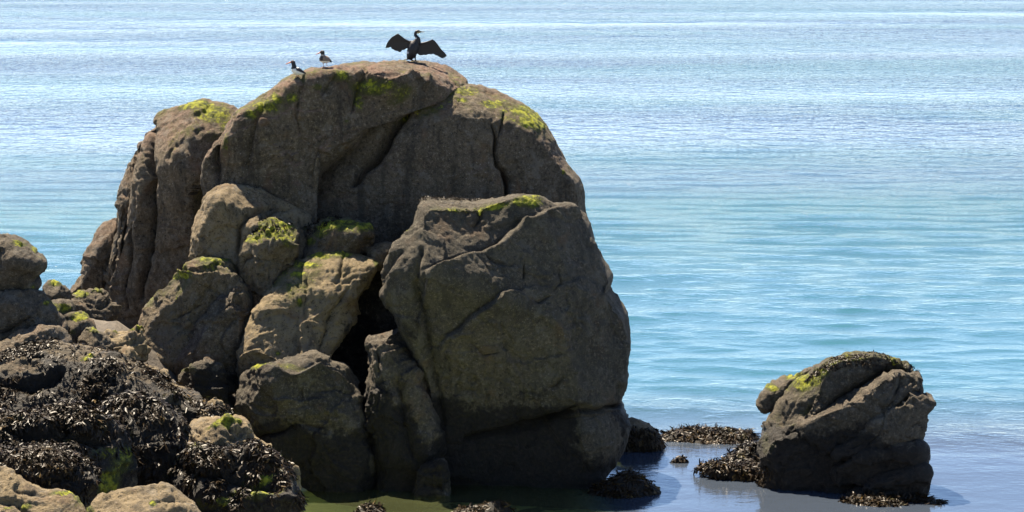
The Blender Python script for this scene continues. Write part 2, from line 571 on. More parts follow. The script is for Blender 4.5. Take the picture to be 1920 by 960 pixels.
def fronds(rock, density, mask=None, length=(0.10, 0.30), width=(0.012, 0.035), seg=4, seed=0, up_min=-0.2, lift=0.5, droop=1.0, light=0.0,
           parent=None, name='seaweed', maxn=9000, clump=0.0):
    """a mat of wrack fronds growing on a rock: forked straps that hang down its surface"""
    s = STORE[rock.name]
    rng = np.random.default_rng(seed + 100)
    w = s['A'] * (s['N'][:, 2] > up_min)
    if mask is not None:
        if callable(mask):
            w = w * mask(s['px'], s['py'], s['V'], s['N'])
        else:
            w = w * in_poly(s['px'], s['py'], mask)
    patch = sstep(-0.35 * (1 - clump), 0.1 + 0.12 * clump, fbm(s['V'], 1.6, 3, seed + 5))
    w = w * (0.22 * (1 - clump) + patch)
    tot = w.sum() * 0.25
    if tot <= 0:
        return None
    N = int(min(maxn, density * tot))
    if N < 3:
        return None
    idx = rng.choice(len(w), N, p=w / w.sum())
    P0, Nv = s['V'][idx], s['N'][idx]
    g = np.array([0, 0, -1.0])
    tan = g - (Nv @ g)[:, None] * Nv
    rnd = rng.normal(size=(N, 3))
    rnd -= np.sum(rnd * Nv, 1)[:, None] * Nv
    d = tan * 1.0 + rnd * 0.75 + Nv * lift * rng.uniform(0.2, 1.4, (N, 1))
    d /= np.linalg.norm(d, axis=1)[:, None]
    L = rng.uniform(*length, N)
    Wd = rng.uniform(*width, N)
    tone = np.clip(rng.beta(1.4, 2.6, N) + light + 0.18 * noise(P0, 1.5, seed), 0, 1)
    Vs, Fs, Ts = [], [], []
    base = 0
    for fork in (0, 1):
        pos = P0 + Nv * 0.01
        dirv = d.copy()
        wd = np.cross(dirv, Nv)
        wd += 0.5 * rng.normal(size=(N, 3))
        wd -= np.sum(wd * dirv, 1)[:, None] * dirv
        wd /= np.maximum(np.linalg.norm(wd, axis=1), 1e-6)[:, None]
        rows = []
        for k in range(seg + 1):
            t = k / seg
            ww = Wd * (0.55 + 0.9 * t - 1.05 * t ** 3)
            rows.append(np.stack([pos - wd * ww[:, None], pos + wd * ww[:, None]], 1))
            dirv = dirv + g * 0.28 * droop + rng.normal(size=(N, 3)) * 0.28 + (wd * (0.5 if fork else -0.5)) * (t > 0.3)
            inward = np.minimum(0, np.sum(dirv * Nv, 1))
            dirv = dirv - 0.75 * inward[:, None] * Nv
            dirv /= np.linalg.norm(dirv, axis=1)[:, None]
            pos = pos + dirv * (L / seg)[:, None]
        Vf = np.stack(rows, 1).reshape(N, -1, 3)          # N, 2*(seg+1), 3
        nv = 2 * (seg + 1)
        q = np.array([[2 * k, 2 * k + 1, 2 * k + 3, 2 * k + 2] for k in range(seg)])
        Fs.append((np.arange(N)[:, None, None] * nv + q[None]).reshape(-1, 4) + base)
        Vs.append(Vf.reshape(-1, 3))
        Ts.append(np.repeat(tone, nv))
        base += N * nv
    V = np.vstack(Vs)
    par = parent or rock
    me = mesh_np(name, V - s['org'], np.vstack(Fs), WEED, False, dict(tone=np.concatenate(Ts)))
    return link(name, me, (0, 0, 0), par, kind='stuff')

# ------------------------------------------------------------------ shore and sea bed
SH = np.array([  # x, y, height of the ground: bedrock shelf at the left, sandy pool, falling sea bed
    (-16, 40, 2.2), (-10, 40, 1.5), (-5, 40, 0.5), (0, 40, -0.3), (6, 40, -0.4), (14, 40, -0.5),
    (-16, 50, 2.4), (-10, 50, 1.7), (-6, 50, 1.0), (-4.4, 52, 0.0), (-3.2, 53, -0.35), (0, 52, -0.5), (7, 52, -0.5), (14, 52, -0.8),
    (-16, 56, 3.2), (-10, 56, 2.4), (-10, 59, 3.2), (-13, 58, 3.4), (-9.6, 64.5, 3.4), (-7, 56, 1.4), (-5, 57, 0.0), (-3.8, 58, -0.5), (-1, 59, -0.45), (3, 60, -0.5), (8, 60, -0.5), (14, 60, -1.2),
    (-16, 62, 3.6), (-11, 62, 3.5), (-8, 62, 2.6), (-5.6, 63, 0.3), (-4.6, 61, -0.5), (-2, 62, -0.5), (1, 62, -0.5), (-2, 66, 0.2), (1, 66, 0.0), (4, 65, -0.8), (9, 64, -0.6), (14, 66, -1.8),
    (-16, 67, 2.4), (-11, 67, 2.8), (-8, 67, 2.2), (-3, 69, 1.0), (1, 70, -0.3), (4, 69, -0.9), (8, 69, -0.8), (14, 72, -2.2),
    (-16, 73, 0.4), (-11, 73, 0.2), (-7, 74, -0.3), (-2, 76, -0.8), (3, 76, -1.6), (8, 77, -2.2), (14, 80, -3.2),
    (-20, 84, -2.2), (-10, 84, -2.4), (0, 86, -3), (10, 90, -4), (-20, 60, 3.0), (-20, 48, 2.8), (20, 50, -1.8), (20, 70, -3), (-25, 100, -4.5), (0, 100, -4.5), (25, 100, -4.5)])

def ground(x, y):
    x, y = np.asarray(x, float), np.asarray(y, float)
    num = den = 0
    for (a, b, c) in SH:
        w = 1.0 / (((x - a) ** 2 + (y - b) ** 2) + 1.2) ** 2
        num = num + w * c
        den = den + w
    return num / den

def build_shore():
    xs = np.linspace(-26, 26, 210)
    ys = np.linspace(34, 108, 260)
    X, Yy = np.meshgrid(xs, ys)
    Z = ground(X, Yy)
    P = np.stack([X, Yy, Z], -1)
    Z = Z + 0.30 * fbm(P, 0.9, 5, 55, ridged=True) * sstep(-0.6, 0.6, Z) + 0.04 * fbm(P, 1.7, 3, 58)
    P[..., 2] = Z
    nx, ny = len(xs), len(ys)
    i = np.arange(ny - 1)[:, None] * nx
    j = np.arange(nx - 1)[None]
    F = np.stack([i + j, i + j + 1, i + nx + j + 1, i + nx + j], -1).reshape(-1, 4)
    me = mesh_np('shore', P.reshape(-1, 3), F, SHORE)
    link('shore', me, kind='structure', label='dark rocky shore and sandy bed under the pool')

build_shore()

# ------------------------------------------------------------------ sea
def build_sea():
    rows = list(np.linspace(20, 56, 40))
    d = 56.0
    while d < 900:
        d += max(0.05, 0.95 * d * d / (CAM_H * 2903))
        rows.append(d)
    while d < 40000:
        d *= 1.12
        rows.append(d)
    rows = np.array(rows)
    a = np.linspace(-0.235, 0.235, 600)
    ext = np.array([0.26, 0.3, 0.36, 0.45, 0.6, 0.9, 1.4, 2.5])
    a = np.r_[-ext[::-1], a, ext]
    Yg, Ag = np.meshgrid(rows, a, indexing='ij')
    X = Ag * np.maximum(Yg, 45)
    P = np.stack([X, Yg, np.zeros_like(X)], -1)
    rng = np.random.default_rng(5)
    # cat's-paws and slicks: long streaks of rougher and calmer water
    q = P * np.array([0.010, 0.040, 0])
    streak = fbm(q, 1.0, 4, 71)
    q2 = P * np.array([0.0035, 0.022, 0])
    streak2 = fbm(q2, 1.0, 3, 75)
    rough = np.clip(0.85 + 0.75 * streak + 0.65 * streak2, 0.28, 1.6)
    shelter = sstep(66.5, 73, Yg + 0.22 * np.maximum(0, X - 5) * (Yg > 60))
    calm = 0.15 + 0.85 * shelter
    chop = rough * calm
    mid = sstep(62, 80, Yg) * sstep(125, 88, Yg)         # glassy undulation behind the rocks
    Z = np.zeros_like(X)
    spacing = np.gradient(rows)[:, None]
    for k in range(64):
        lam = np.exp(rng.uniform(np.log(0.8), np.log(6.0)))
        ang = rng.normal(0, 0.2 + 0.25 / lam) + 0.04
        kx, ky = math.sin(ang) * 2 * math.pi / lam, math.cos(ang) * 2 * math.pi / lam
        amp = 0.0026 * lam ** 0.95
        fade = sstep(2.2, 4.5, lam / spacing)
        ph = rng.uniform(0, 6.28)
        env = 0.5 + 0.5 * np.sin(X * rng.uniform(-.25, .25) + Yg * rng.uniform(-.10, .10) + ph * 3)
        Z += amp * fade * env * np.sin(kx * X + ky * Yg + ph)
    Z *= (0.55 + 0.5 * rough) * calm * (0.85 + 0.4 * mid)
    Z *= 1 - 0.75 * sstep(92, 140, Yg)
    Z *= sstep(0.30, 0.24, np.abs(Ag))
    P[..., 2] = Z
    depth = np.where((np.abs(X) < 25) & (Yg < 100) & (Yg > 36), -ground(np.clip(X, -25, 25), np.clip(Yg, 36, 100)), 5)
    shallow = np.exp(-np.maximum(depth, 0) * 0.3)
    shallow = np.where(depth > 4, 0, shallow)
    chop = chop * (1 - 0.78 * mid)
    far, vfar = sstep(88, 190, Yg), sstep(190, 420, Yg)
    chop = chop * (1 - 0.7 * far)
    pool = sstep(2.6, 1.2, X) * sstep(66, 63, Yg)
    bed_sheen = sstep(1.2, 2.6, X) * sstep(79, 67, Yg)
    shallow = shallow * sstep(3.0, 1.0, X)
    nr, nc = X.shape
    i = np.arange(nr - 1)[:, None] * nc
    j = np.arange(nc - 1)[None]
    F = np.stack([i + j, i + j + 1, i + nc + j + 1, i + nc + j], -1).reshape(-1, 4)
    me = mesh_np('sea', P.reshape(-1, 3), F, SEA, True, dict(chop=chop, shallow=shallow, far=1.5 * rough * far, vfar=4.0 * rough * vfar, near=1 - sstep(80, 180, Yg), pool=pool, bed_sheen=bed_sheen))
    link('sea', me, kind='structure', label='pale blue rippled sea with turquoise shallows')
    # sea bed far out, below everything
    s = 40000.0
    me = mesh_np('sea_bed', np.array([(-s, -200, -6), (s, -200, -6), (s, s, -6), (-s, s, -6)]), np.array([[0, 1, 2, 3]]), SHORE, False)
    link('sea_bed', me, kind='structure', label='sea bed far below the open water')

build_sea()
# ------------------------------------------------------------------ the big stack: outlines are (x, y) in the photograph, Y is metres out from the shore
summit = boulder('boulder', 'broad rounded summit boulder the spread-winged cormorant stands on',
    [(388, 352), (390, 305), (408, 262), (440, 213), (480, 190), (518, 171), (548, 150), (600, 131), (640, 122), (700, 118), (760, 117), (800, 121), (842, 131),
     (876, 154), (862, 174), (815, 172), (792, 186), (768, 212), (736, 220), (706, 231), (684, 257), (645, 294), (602, 336), (592, 372), (602, 425), (590, 470), (540, 460), (490, 410), (450, 370), (402, 372)],
    68.4, df=2.1, db=2.6, n=4.0, lean=0.10, facets=-1, rough=0.6, moss_up=0.30, yaw=0.34, center=(610, 250), pink=0.9, olive=0.0, warm=0.10,
    strokes=[('c', [(438, 216), (412, 258), (405, 300), (412, 350)], 7, 0.22), ('c', [(500, 185), (478, 225), (470, 270), (462, 320)], 5, 0.09),
             ('l', [(650, 130), (700, 142), (735, 150), (770, 140), (800, 150)], 30, 0.16), ('c', [(690, 128), (672, 165), (660, 205)], 8, 0.14),
             ('c', [(575, 145), (560, 175), (556, 220), (560, 260)], 5, 0.07), ('r', [(800, 135), (803, 150), (798, 165)], 7, 0.14),
             ('b', 740, 165, 60, 30, 0.22), ('b', 600, 175, 40, 40, 0.15), ('c', [(625, 140), (615, 160), (600, 175)], 6, 0.10)],
    moss=[(685, 160, 26, 10, 0.75), (700, 172, 30, 10, 0.75), (672, 190, 12, 22, 0.6), (545, 185, 14, 10, 0.75), (500, 202, 26, 13, 0.7), (520, 190, 16, 10, 0.6),
          (424, 268, 9, 24, 0.95), (470, 215, 14, 12, 0.6), (640, 145, 18, 12, 0.6), (720, 165, 20, 12, 0.65), (745, 178, 40, 22, 0.42), (650, 226, 6, 4, 0.6), (590, 165, 16, 10, 0.45)],
    dark=[(760, 190, 30, 20, 0.15)])

dome = boulder('boulder', 'smooth right-hand dome boulder with a forked vertical crack and green algae along its top',
    [(505, 380), (535, 460), (640, 505), (740, 535), (900, 560), (1040, 540), (1098, 480), (1101, 400), (1100, 358), (1084, 318), (1062, 288), (1042, 254), (1012, 225),
     (985, 206), (940, 181), (900, 165), (850, 156), (812, 160), (780, 165), (715, 180), (640, 207), (570, 258), (520, 320)],
    69.25, df=2.1, db=2.6, n=3.2, lean=0.10, facets=-3, center=(840, 365), rough=0.5, yaw=-0.06, moss_up=0.36, pink=0.35, olive=0.1,
    strokes=[('c', [(800, 168), (772, 196), (748, 226), (724, 262), (702, 300), (682, 325), (664, 348)], 8, 0.62),
             ('c', [(918, 240), (923, 262), (923, 290), (931, 314), (945, 324), (950, 344), (951, 380)], 3.2, 0.22), ('c', [(943, 216), (938, 240), (929, 262)], 2.6, 0.13),
             ('c', [(940, 320), (950, 340), (950, 385)], 5, 0.3), ('b', 1075, 345, 30, 22, 0.10), ('b', 800, 300, 90, 90, 0.10)],
    moss=[(808, 186, 26, 13, 0.72), (830, 178, 26, 10, 0.62), (790, 196, 10, 12, 0.7), (865, 172, 40, 8, 0.5), (925, 195, 28, 9, 0.55), (975, 213, 25, 11, 0.75), (985, 232, 18, 14, 0.85),
          (1005, 238, 20, 10, 0.8), (1000, 222, 16, 9, 0.7), (920, 203, 12, 5, 0.7), (865, 190, 14, 5, 0.6), (760, 212, 16, 10, 0.5), (1058, 322, 5, 6, 0.8)],
    warm=0.10)

block = boulder('boulder', 'massive flat-faced front block with weed along its level top and a dark wet foot',
    [(774, 400), (780, 372), (800, 362), (850, 366), (902, 372), (960, 363), (1008, 371), (1036, 388), (1074, 392), (1100, 410), (1112, 450), (1124, 490), (1143, 525), (1137, 548),
     (1150, 570), (1167, 598), (1174, 640), (1164, 700), (1158, 750), (1166, 780), (1168, 810), (1152, 850), (1126, 885), (1112, 930), (1100, 985), (840, 985), (828, 870),
     (812, 800), (802, 740), (792, 690), (776, 652), (758, 615), (744, 575), (732, 540), (726, 508), (742, 460), (768, 424)],
    63.7, df=1.75, db=2.4, n=3.6, lean=0.03, facets=2, center=(950, 640), olive=0.6, tide=2.0, rough=0.62,
    strokes=[('l', [(790, 590), (797, 550), (806, 508), (851, 487), (899, 471), (932, 456), (954, 436), (984, 410), (1035, 397), (1080, 396)], 55, 0.20),
             ('c', [(1035, 399), (984, 411), (954, 439), (932, 457), (899, 472), (851, 487), (812, 502)], 3.2, 0.15),
             ('l', [(815, 650), (845, 619), (875, 595), (908, 571), (942, 552), (978, 545)], 40, 0.15), ('c', [(978, 546), (942, 553), (908, 572), (875, 596), (845, 620), (818, 650)], 3, 0.13),
             ('c', [(908, 483), (935, 497), (962, 499)], 2.6, 0.10), ('c', [(981, 499), (980, 526)], 2.4, 0.10), ('c', [(990, 560), (1012, 563), (1032, 556)], 2.4, 0.09),
             ('c', [(898, 376), (902, 400), (893, 420)], 3.5, 0.12), ('c', [(1045, 500), (1048, 530), (1038, 545)], 2.2, 0.06), ('c', [(1060, 705), (1048, 722), (1030, 728)], 2.6, 0.08),
             ('c', [(870, 822), (950, 808), (1026, 788), (1087, 770), (1168, 762)], 9, 0.38), ('l', [(870, 828), (1026, 796), (1090, 778), (1172, 768)], 40, -0.10),
             ('r', [(775, 430), (752, 470), (742, 520), (738, 570)], 10, 0.15), ('c', [(760, 480), (728, 520), (716, 570)], 9, 0.16), ('c', [(790, 470), (782, 530), (800, 600), (815, 700), (830, 800)], 12, 0.16),
             ('b', 1125, 820, 40, 45, 0.25), ('b', 900, 530, 60, 30, 0.10), ('b', 1060, 600, 90, 90, 0.08), ('b', 1075, 402, 26, 12, 0.12), ('c', [(880, 640), (905, 660), (940, 655)], 3, 0.05)],
    moss=[(925, 382, 30, 9, 0.75), (985, 378, 26, 9, 0.85), (1000, 385, 14, 7, 0.7), (760, 428, 12, 10, 0.55), (850, 382, 50, 12, 0.35), (900, 382, 15, 8, 0.5)],
    dark=[(850, 376, 60, 14, 0.45), (900, 700, 90, 30, 0.28), (840, 680, 40, 70, 0.35), (1000, 735, 120, 25, 0.42), (930, 800, 130, 60, 0.75), (1120, 810, 42, 55, -1.0), (1000, 880, 140, 50, 0.8), (760, 610, 50, 50, 0.5)])

pillar = boulder('boulder', 'tall leaning pillar boulder with a green cap left of the summit boulder',
    [(298, 240), (302, 218), (320, 207), (350, 196), (382, 187), (418, 191), (446, 206), (441, 228), (424, 262), (406, 300), (398, 350), (394, 420), (392, 500), (380, 600), (300, 650), (215, 640),
     (207, 590), (212, 520), (226, 470), (240, 420), (252, 360), (262, 320), (275, 280), (288, 255)],
    69.3, df=1.35, db=1.7, n=2.4, lean=0.12, facets=0, rough=0.6, moss_up=0.36, center=(320, 420), pink=0.6, olive=0.0, warm=0.12,
    strokes=[('c', [(297, 240), (288, 300), (285, 350), (285, 410), (283, 470), (270, 560)], 8, 0.30), ('r', [(270, 300), (262, 350), (255, 400), (248, 470)], 11, 0.14),
             ('c', [(262, 350), (250, 420), (243, 500), (238, 580)], 5, 0.10), ('b', 330, 330, 40, 110, 0.15), ('b', 265, 520, 25, 60, 0.12)],
    moss=[(378, 200, 34, 11, 0.72), (400, 215, 36, 26, 0.60), (350, 205, 16, 8, 0.6), (425, 240, 18, 26, 0.45)], dark=[(380, 330, 40, 120, 0.12)])

for k, (poly, Yk, lab, c) in enumerate([
    ([(262, 300), (255, 280), (266, 266), (285, 250), (298, 238), (294, 262), (276, 300), (262, 350), (250, 420), (232, 480), (222, 560), (200, 590), (196, 540), (206, 490), (216, 425), (231, 360), (245, 308)],
     69.6, 'narrow upright slab with knobbly top leaning against the outer side of the pillar', (238, 430)),
    ([(215, 406), (226, 440), (222, 490), (212, 560), (190, 590), (140, 570), (147, 538), (156, 508), (166, 484), (192, 430)],
     69.9, 'brown slab outside the knobbly narrow slab, open water showing beyond it', (190, 510)),
    ([(160, 508), (170, 530), (165, 580), (120, 570), (128, 545), (140, 524)], 70.1, 'lowest small slab at the outer foot of the pillar', (148, 545))]):
    boulder('rock_slab', lab, poly, Yk, df=0.6, db=0.8, n=2.2, lean=0.2, facets=1, center=c, pink=0.4, olive=0.03, res=2.2, warm=0.12)
for (poly, Yk, lab) in [
    ([(296, 238), (298, 216), (308, 208), (322, 212), (322, 232), (310, 246)], 69.5, 'dark knob of rock on the shoulder of the pillar beside its green cap'),
    ([(270, 264), (274, 248), (290, 238), (302, 242), (298, 262), (284, 274)], 69.6, 'dark knob of rock below the shoulder knob of the pillar'),
    ([(257, 282), (258, 268), (268, 264), (277, 272), (274, 286), (264, 292)], 69.7, 'smallest dark knob at the head of the narrow upright slab')]:
    boulder('knob', None, poly, Yk, parent=pillar, origin=tuple(pillar.location), df=0.25, db=0.3, n=2.1, facets=1, rough=0.5, pink=0.4, res=1.8)

pale = boulder('boulder', 'pale rounded boulder wedged between the pillar and the summit boulder',
    [(358, 500), (362, 445), (372, 412), (388, 382), (405, 360), (428, 347), (462, 350), (492, 358), (520, 374), (552, 390), (578, 408), (588, 440), (570, 500), (500, 540), (420, 545), (365, 530)],
    66.1, df=1.0, db=1.6, n=2.4, lean=0.25, facets=1, rough=0.65, center=(455, 445), olive=0.0, warm=0.45,
    strokes=[('c', [(452, 500), (450, 465), (446, 432), (462, 408), (490, 396), (520, 386)], 5, 0.16), ('c', [(482, 440), (492, 410), (515, 395), (548, 392)], 5, 0.14), ('b', 415, 385, 30, 25, 0.15),
             ('c', [(430, 350), (424, 380), (430, 410)], 4, 0.05)])

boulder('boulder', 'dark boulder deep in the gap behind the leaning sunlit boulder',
    [(460, 470), (560, 440), (680, 450), (745, 470), (790, 560), (790, 700), (760, 900), (600, 900), (480, 700)], 66.4, df=0.5, db=0.8, facets=3, olive=0.2, tide=1.8, dark=[(650, 620, 120, 120, 0.6)], res=4)  # fills the gap; its dark blob paints the shade in there

boulder('rock', 'small tan rock poking out beside the top of the leaning sunlit boulder',
    [(686, 470), (700, 460), (722, 455), (738, 458), (742, 480), (725, 505), (695, 505)], 65.4, df=0.4, db=0.5, facets=2, warm=0.4, lean=0.5, res=2)

capL = boulder('boulder', 'smaller round boulder with weed and algae cap next to the pale boulder',
    [(446, 488), (452, 456), (466, 434), (484, 420), (506, 414), (538, 417), (556, 428), (560, 455), (557, 488), (540, 508), (524, 530), (495, 560), (462, 545), (448, 515)],
    65.0, df=0.62, db=0.8, n=2.3, lean=0.25, facets=2, olive=0.3, warm=0.35,
    strokes=[('c', [(452, 500), (458, 485), (468, 475)], 4, 0.08), ('l', [(480, 448), (510, 452), (535, 455), (556, 460)], 16, 0.10)],
    moss_up=0.5, moss=[(530, 424, 26, 7, 0.85), (500, 432, 26, 8, 0.6), (540, 461, 16, 6, 0.75), (480, 445, 12, 10, 0.45)], dark=[(500, 424, 30, 7, 0.55), (500, 510, 50, 25, 0.4)])
fronds(capL, 420, [(468, 440), (480, 410), (530, 405), (560, 420), (540, 432), (500, 436)], length=(.05, .12), width=(.008, .02), seed=3)
capR = boulder('boulder', 'flat-topped boulder with bright green cap right of the round weed-capped boulder',
    [(556, 452), (560, 430), (576, 416), (608, 408), (640, 411), (672, 418), (694, 427), (699, 446), (694, 468), (660, 500), (610, 515), (570, 505), (557, 480)],
    65.5, df=0.62, db=0.9, n=2.5, lean=0.45, facets=2, olive=0.35, warm=0.15,
    strokes=[('c', [(558, 470), (562, 450), (556, 425)], 5, 0.1), ('b', 650, 440, 40, 16, 0.12)],
    moss_up=0.55, moss=[(625, 425, 40, 10, 0.95), (675, 430, 22, 8, 0.8), (576, 450, 12, 8, 0.75), (600, 438, 20, 10, 0.6)], dark=[(585, 424, 26, 9, 0.5)])
fronds(capR, 420, [(556, 445), (565, 415), (605, 403), (640, 408), (612, 425), (580, 440)], length=(.05, .12), width=(.008, .02), seed=4)

sunlit = boulder('boulder', 'large sunlit tan boulder leaning in the middle of the pile with a long groove',
    [(443, 720), (446, 665), (452, 630), (468, 592), (498, 546), (528, 508), (560, 486), (608, 470), (650, 469), (690, 479), (711, 491), (706, 512), (692, 540), (668, 566), (652, 602),
     (632, 644), (606, 690), (560, 730), (500, 745)],
    64.3, df=0.85, db=1.3, n=2.6, lean=0.58, facets=-2, center=(565, 600), olive=0.22, warm=0.7, rough=0.8,
    strokes=[('c', [(582, 512), (574, 540), (570, 570), (574, 600)], 4, 0.045), ('c', [(648, 478), (640, 500), (632, 520)], 4, 0.09), ('c', [(655, 540), (632, 575), (615, 620), (600, 660)], 8, 0.10),
             ('r', [(668, 560), (655, 590), (640, 620), (625, 645)], 6, 0.16), ('b', 560, 580, 70, 60, 0.06)],
    moss_up=0.30, moss=[(575, 497, 34, 10, 0.60), (560, 515, 22, 12, 0.48), (545, 540, 12, 14, 0.35), (640, 478, 30, 7, 0.55), (562, 568, 6, 10, 0.6), (520, 660, 8, 5, 0.45), (600, 480, 30, 8, 0.55), (705, 495, 7, 9, 0.6)],
    dark=[(640, 610, 18, 50, 0.45), (560, 690, 60, 20, 0.3)])

left8 = boulder('boulder', 'brown boulder with curled green edge standing in front of the pillar',
    [(250, 690), (252, 640), (266, 598), (276, 572), (300, 548), (322, 524), (340, 501), (368, 488), (400, 484), (430, 492), (450, 512), (462, 540), (474, 570), (474, 640), (450, 710), (380, 740), (300, 730)],
    64.9, df=0.9, db=1.2, n=3.0, lean=0.06, facets=3, center=(370, 600), olive=0.15, warm=0.25,
    strokes=[('l', [(285, 575), (310, 545), (335, 520), (362, 518), (372, 520), (410, 505), (450, 520)], 20, 0.12), ('c', [(375, 535), (400, 545), (420, 560)], 3, 0.07),
             ('c', [(316, 605), (335, 592), (360, 582), (385, 572)], 3, 0.09), ('r', [(340, 525), (355, 520), (370, 518)], 5, 0.10), ('b', 300, 580, 30, 25, 0.08)],
    moss_up=0.36, moss=[(345, 524, 22, 4, 0.85), (400, 488, 40, 5, 0.6), (345, 503, 14, 8, 0.5), (330, 512, 10, 8, 0.5), (368, 519, 6, 4, 0.5)], dark=[(390, 500, 40, 10, 0.25)])
boulder('boulder', 'smaller wedge boulder with pale sunlit rim in front of the curled-edge boulder',
    [(322, 690), (330, 655), (350, 625), (376, 600), (394, 586), (402, 562), (420, 548), (448, 532), (466, 535), (473, 560), (474, 620), (462, 690), (440, 735), (380, 740), (335, 720)],
    64.3, df=0.55, db=0.8, n=3.0, lean=0.12, facets=1, center=(410, 640), olive=0.1, warm=0.12, pink=0.4,
    strokes=[('r', [(332, 665), (350, 632), (378, 606), (396, 592), (404, 570), (424, 552), (450, 538)], 6, 0.09), ('c', [(420, 578), (432, 566), (446, 555)], 3, 0.07)], dark=[(420, 710, 50, 25, 0.6)])
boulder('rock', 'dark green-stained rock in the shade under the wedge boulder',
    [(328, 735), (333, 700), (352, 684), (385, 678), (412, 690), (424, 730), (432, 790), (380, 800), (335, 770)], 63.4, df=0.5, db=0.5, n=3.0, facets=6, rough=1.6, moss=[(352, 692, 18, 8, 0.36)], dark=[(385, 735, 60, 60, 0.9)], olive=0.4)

lower = boulder('boulder', 'squat grey-brown boulder with a jagged sunlit crest standing in the pool under the sunlit one',
    [(436, 780), (442, 735), (452, 706), (478, 690), (520, 684), (556, 680), (576, 672), (592, 668), (612, 678), (634, 684), (652, 694), (664, 716), (676, 765), (692, 810), (712, 860), (722, 905), (720, 975), (560, 985), (500, 900), (450, 850)],
    63.0, df=0.95, db=1.1, n=3.2, lean=0.03, facets=3, center=(580, 800), olive=0.5, tide=1.4, rough=1.0,
    strokes=[('l', [(462, 715), (500, 700), (540, 706), (585, 690), (615, 700), (650, 715)], 14, 0.13), ('l', [(580, 682), (610, 690), (640, 700), (660, 720)], 10, 0.10), ('c', [(600, 738), (630, 733), (655, 738)], 2.6, 0.07),
             ('c', [(470, 830), (520, 808), (560, 795), (600, 800)], 7, 0.12), ('b', 590, 770, 60, 40, 0.1), ('l', [(500, 745), (560, 752), (620, 745)], 16, 0.05)],
    moss=[(488, 690, 22, 8, 0.55), (540, 695, 40, 6, 0.35)], dark=[(600, 850, 80, 40, 0.7), (530, 880, 60, 40, 0.75), (700, 870, 16, 24, -0.9), (640, 800, 50, 20, 0.45)])
upright = boulder('rock_slab', 'upright slab with stepped sunlit ledges between the squat boulder and the front block',
    [(690, 830), (684, 765), (684, 700), (686, 660), (692, 637), (706, 630), (740, 622), (766, 615), (780, 634), (785, 678), (800, 722), (816, 772), (834, 832), (832, 872), (836, 970), (712, 975), (700, 900)],
    62.9, df=0.8, db=0.9, n=2.8, lean=0.08, facets=2, center=(750, 780), olive=0.4, tide=1.9, rough=1.0,
    strokes=[('l', [(700, 645), (722, 640), (745, 648), (775, 652)], 12, 0.12), ('l', [(715, 660), (750, 656), (778, 662)], 10, 0.09), ('l', [(750, 678), (766, 673), (784, 680)], 10, 0.09),
             ('l', [(758, 697), (775, 691), (796, 712)], 10, 0.10), ('c', [(700, 640), (706, 665), (702, 700)], 5, 0.10), ('r', [(780, 680), (795, 740), (815, 800), (828, 840)], 16, 0.12), ('c', [(745, 720), (760, 790), (775, 860)], 14, 0.15)],
    dark=[(710, 760, 36, 70, 0.7), (690, 850, 50, 60, 0.8), (800, 790, 24, 60, -0.75), (760, 870, 50, 30, 0.7)])
boulder('rock', 'small foot rock at the water between the upright slab and the front block',
    [(766, 940), (776, 895), (798, 872), (832, 858), (844, 882), (852, 940), (800, 955)], 61.7, df=0.35, db=0.4, n=3.2, facets=6, rough=1.6, olive=0.4, dark=[(800, 900, 60, 50, 1.0)])

# ------------------------------------------------------------------ boulders at the far left
boulder('boulder', 'overhanging dark boulder with mossy shoulder at the left edge, above the pale slabs',
    [(-120, 470), (-60, 448), (0, 444), (28, 449), (48, 461), (66, 480), (84, 493), (81, 507), (66, 514), (61, 528), (65, 541), (30, 549), (-60, 560), (-120, 540)],
    58.6, df=0.8, db=1.2, n=2.6, lean=0.1, facets=2, center=(-10, 500), olive=0.3,
    strokes=[('b', 40, 490, 30, 20, 0.08)], moss=[(36, 460, 16, 8, 0.75), (60, 470, 10, 8, 0.7), (72, 486, 10, 6, 0.6), (52, 540, 12, 4, 0.6), (60, 545, 8, 5, 0.5)])
boulder('boulder', 'long grey-brown slab boulder beneath the overhanging boulder at the left edge',
    [(-130, 560), (-40, 546), (40, 541), (78, 547), (92, 566), (112, 592), (122, 620), (100, 660), (20, 690), (-130, 690)],
    58.0, df=0.7, db=1.0, n=2.8, lean=0.25, facets=2, center=(0, 615), olive=0.35,
    strokes=[('c', [(-20, 640), (20, 618), (50, 600), (70, 590)], 4, 0.10)], moss=[(90, 566, 12, 5, 0.5)])
boulder('boulder', 'low pale-rimmed boulder above the weed bank at the left edge',
    [(-80, 670), (-20, 645), (10, 634), (36, 621), (78, 609), (104, 612), (124, 628), (130, 660), (80, 700), (-20, 710), (-80, 705)],
    57.2, df=0.55, db=0.8, n=2.4, lean=0.35, facets=2, center=(40, 660), olive=0.1, warm=0.2, pink=0.3, strokes=[('b', 65, 632, 14, 8, 0.06)])
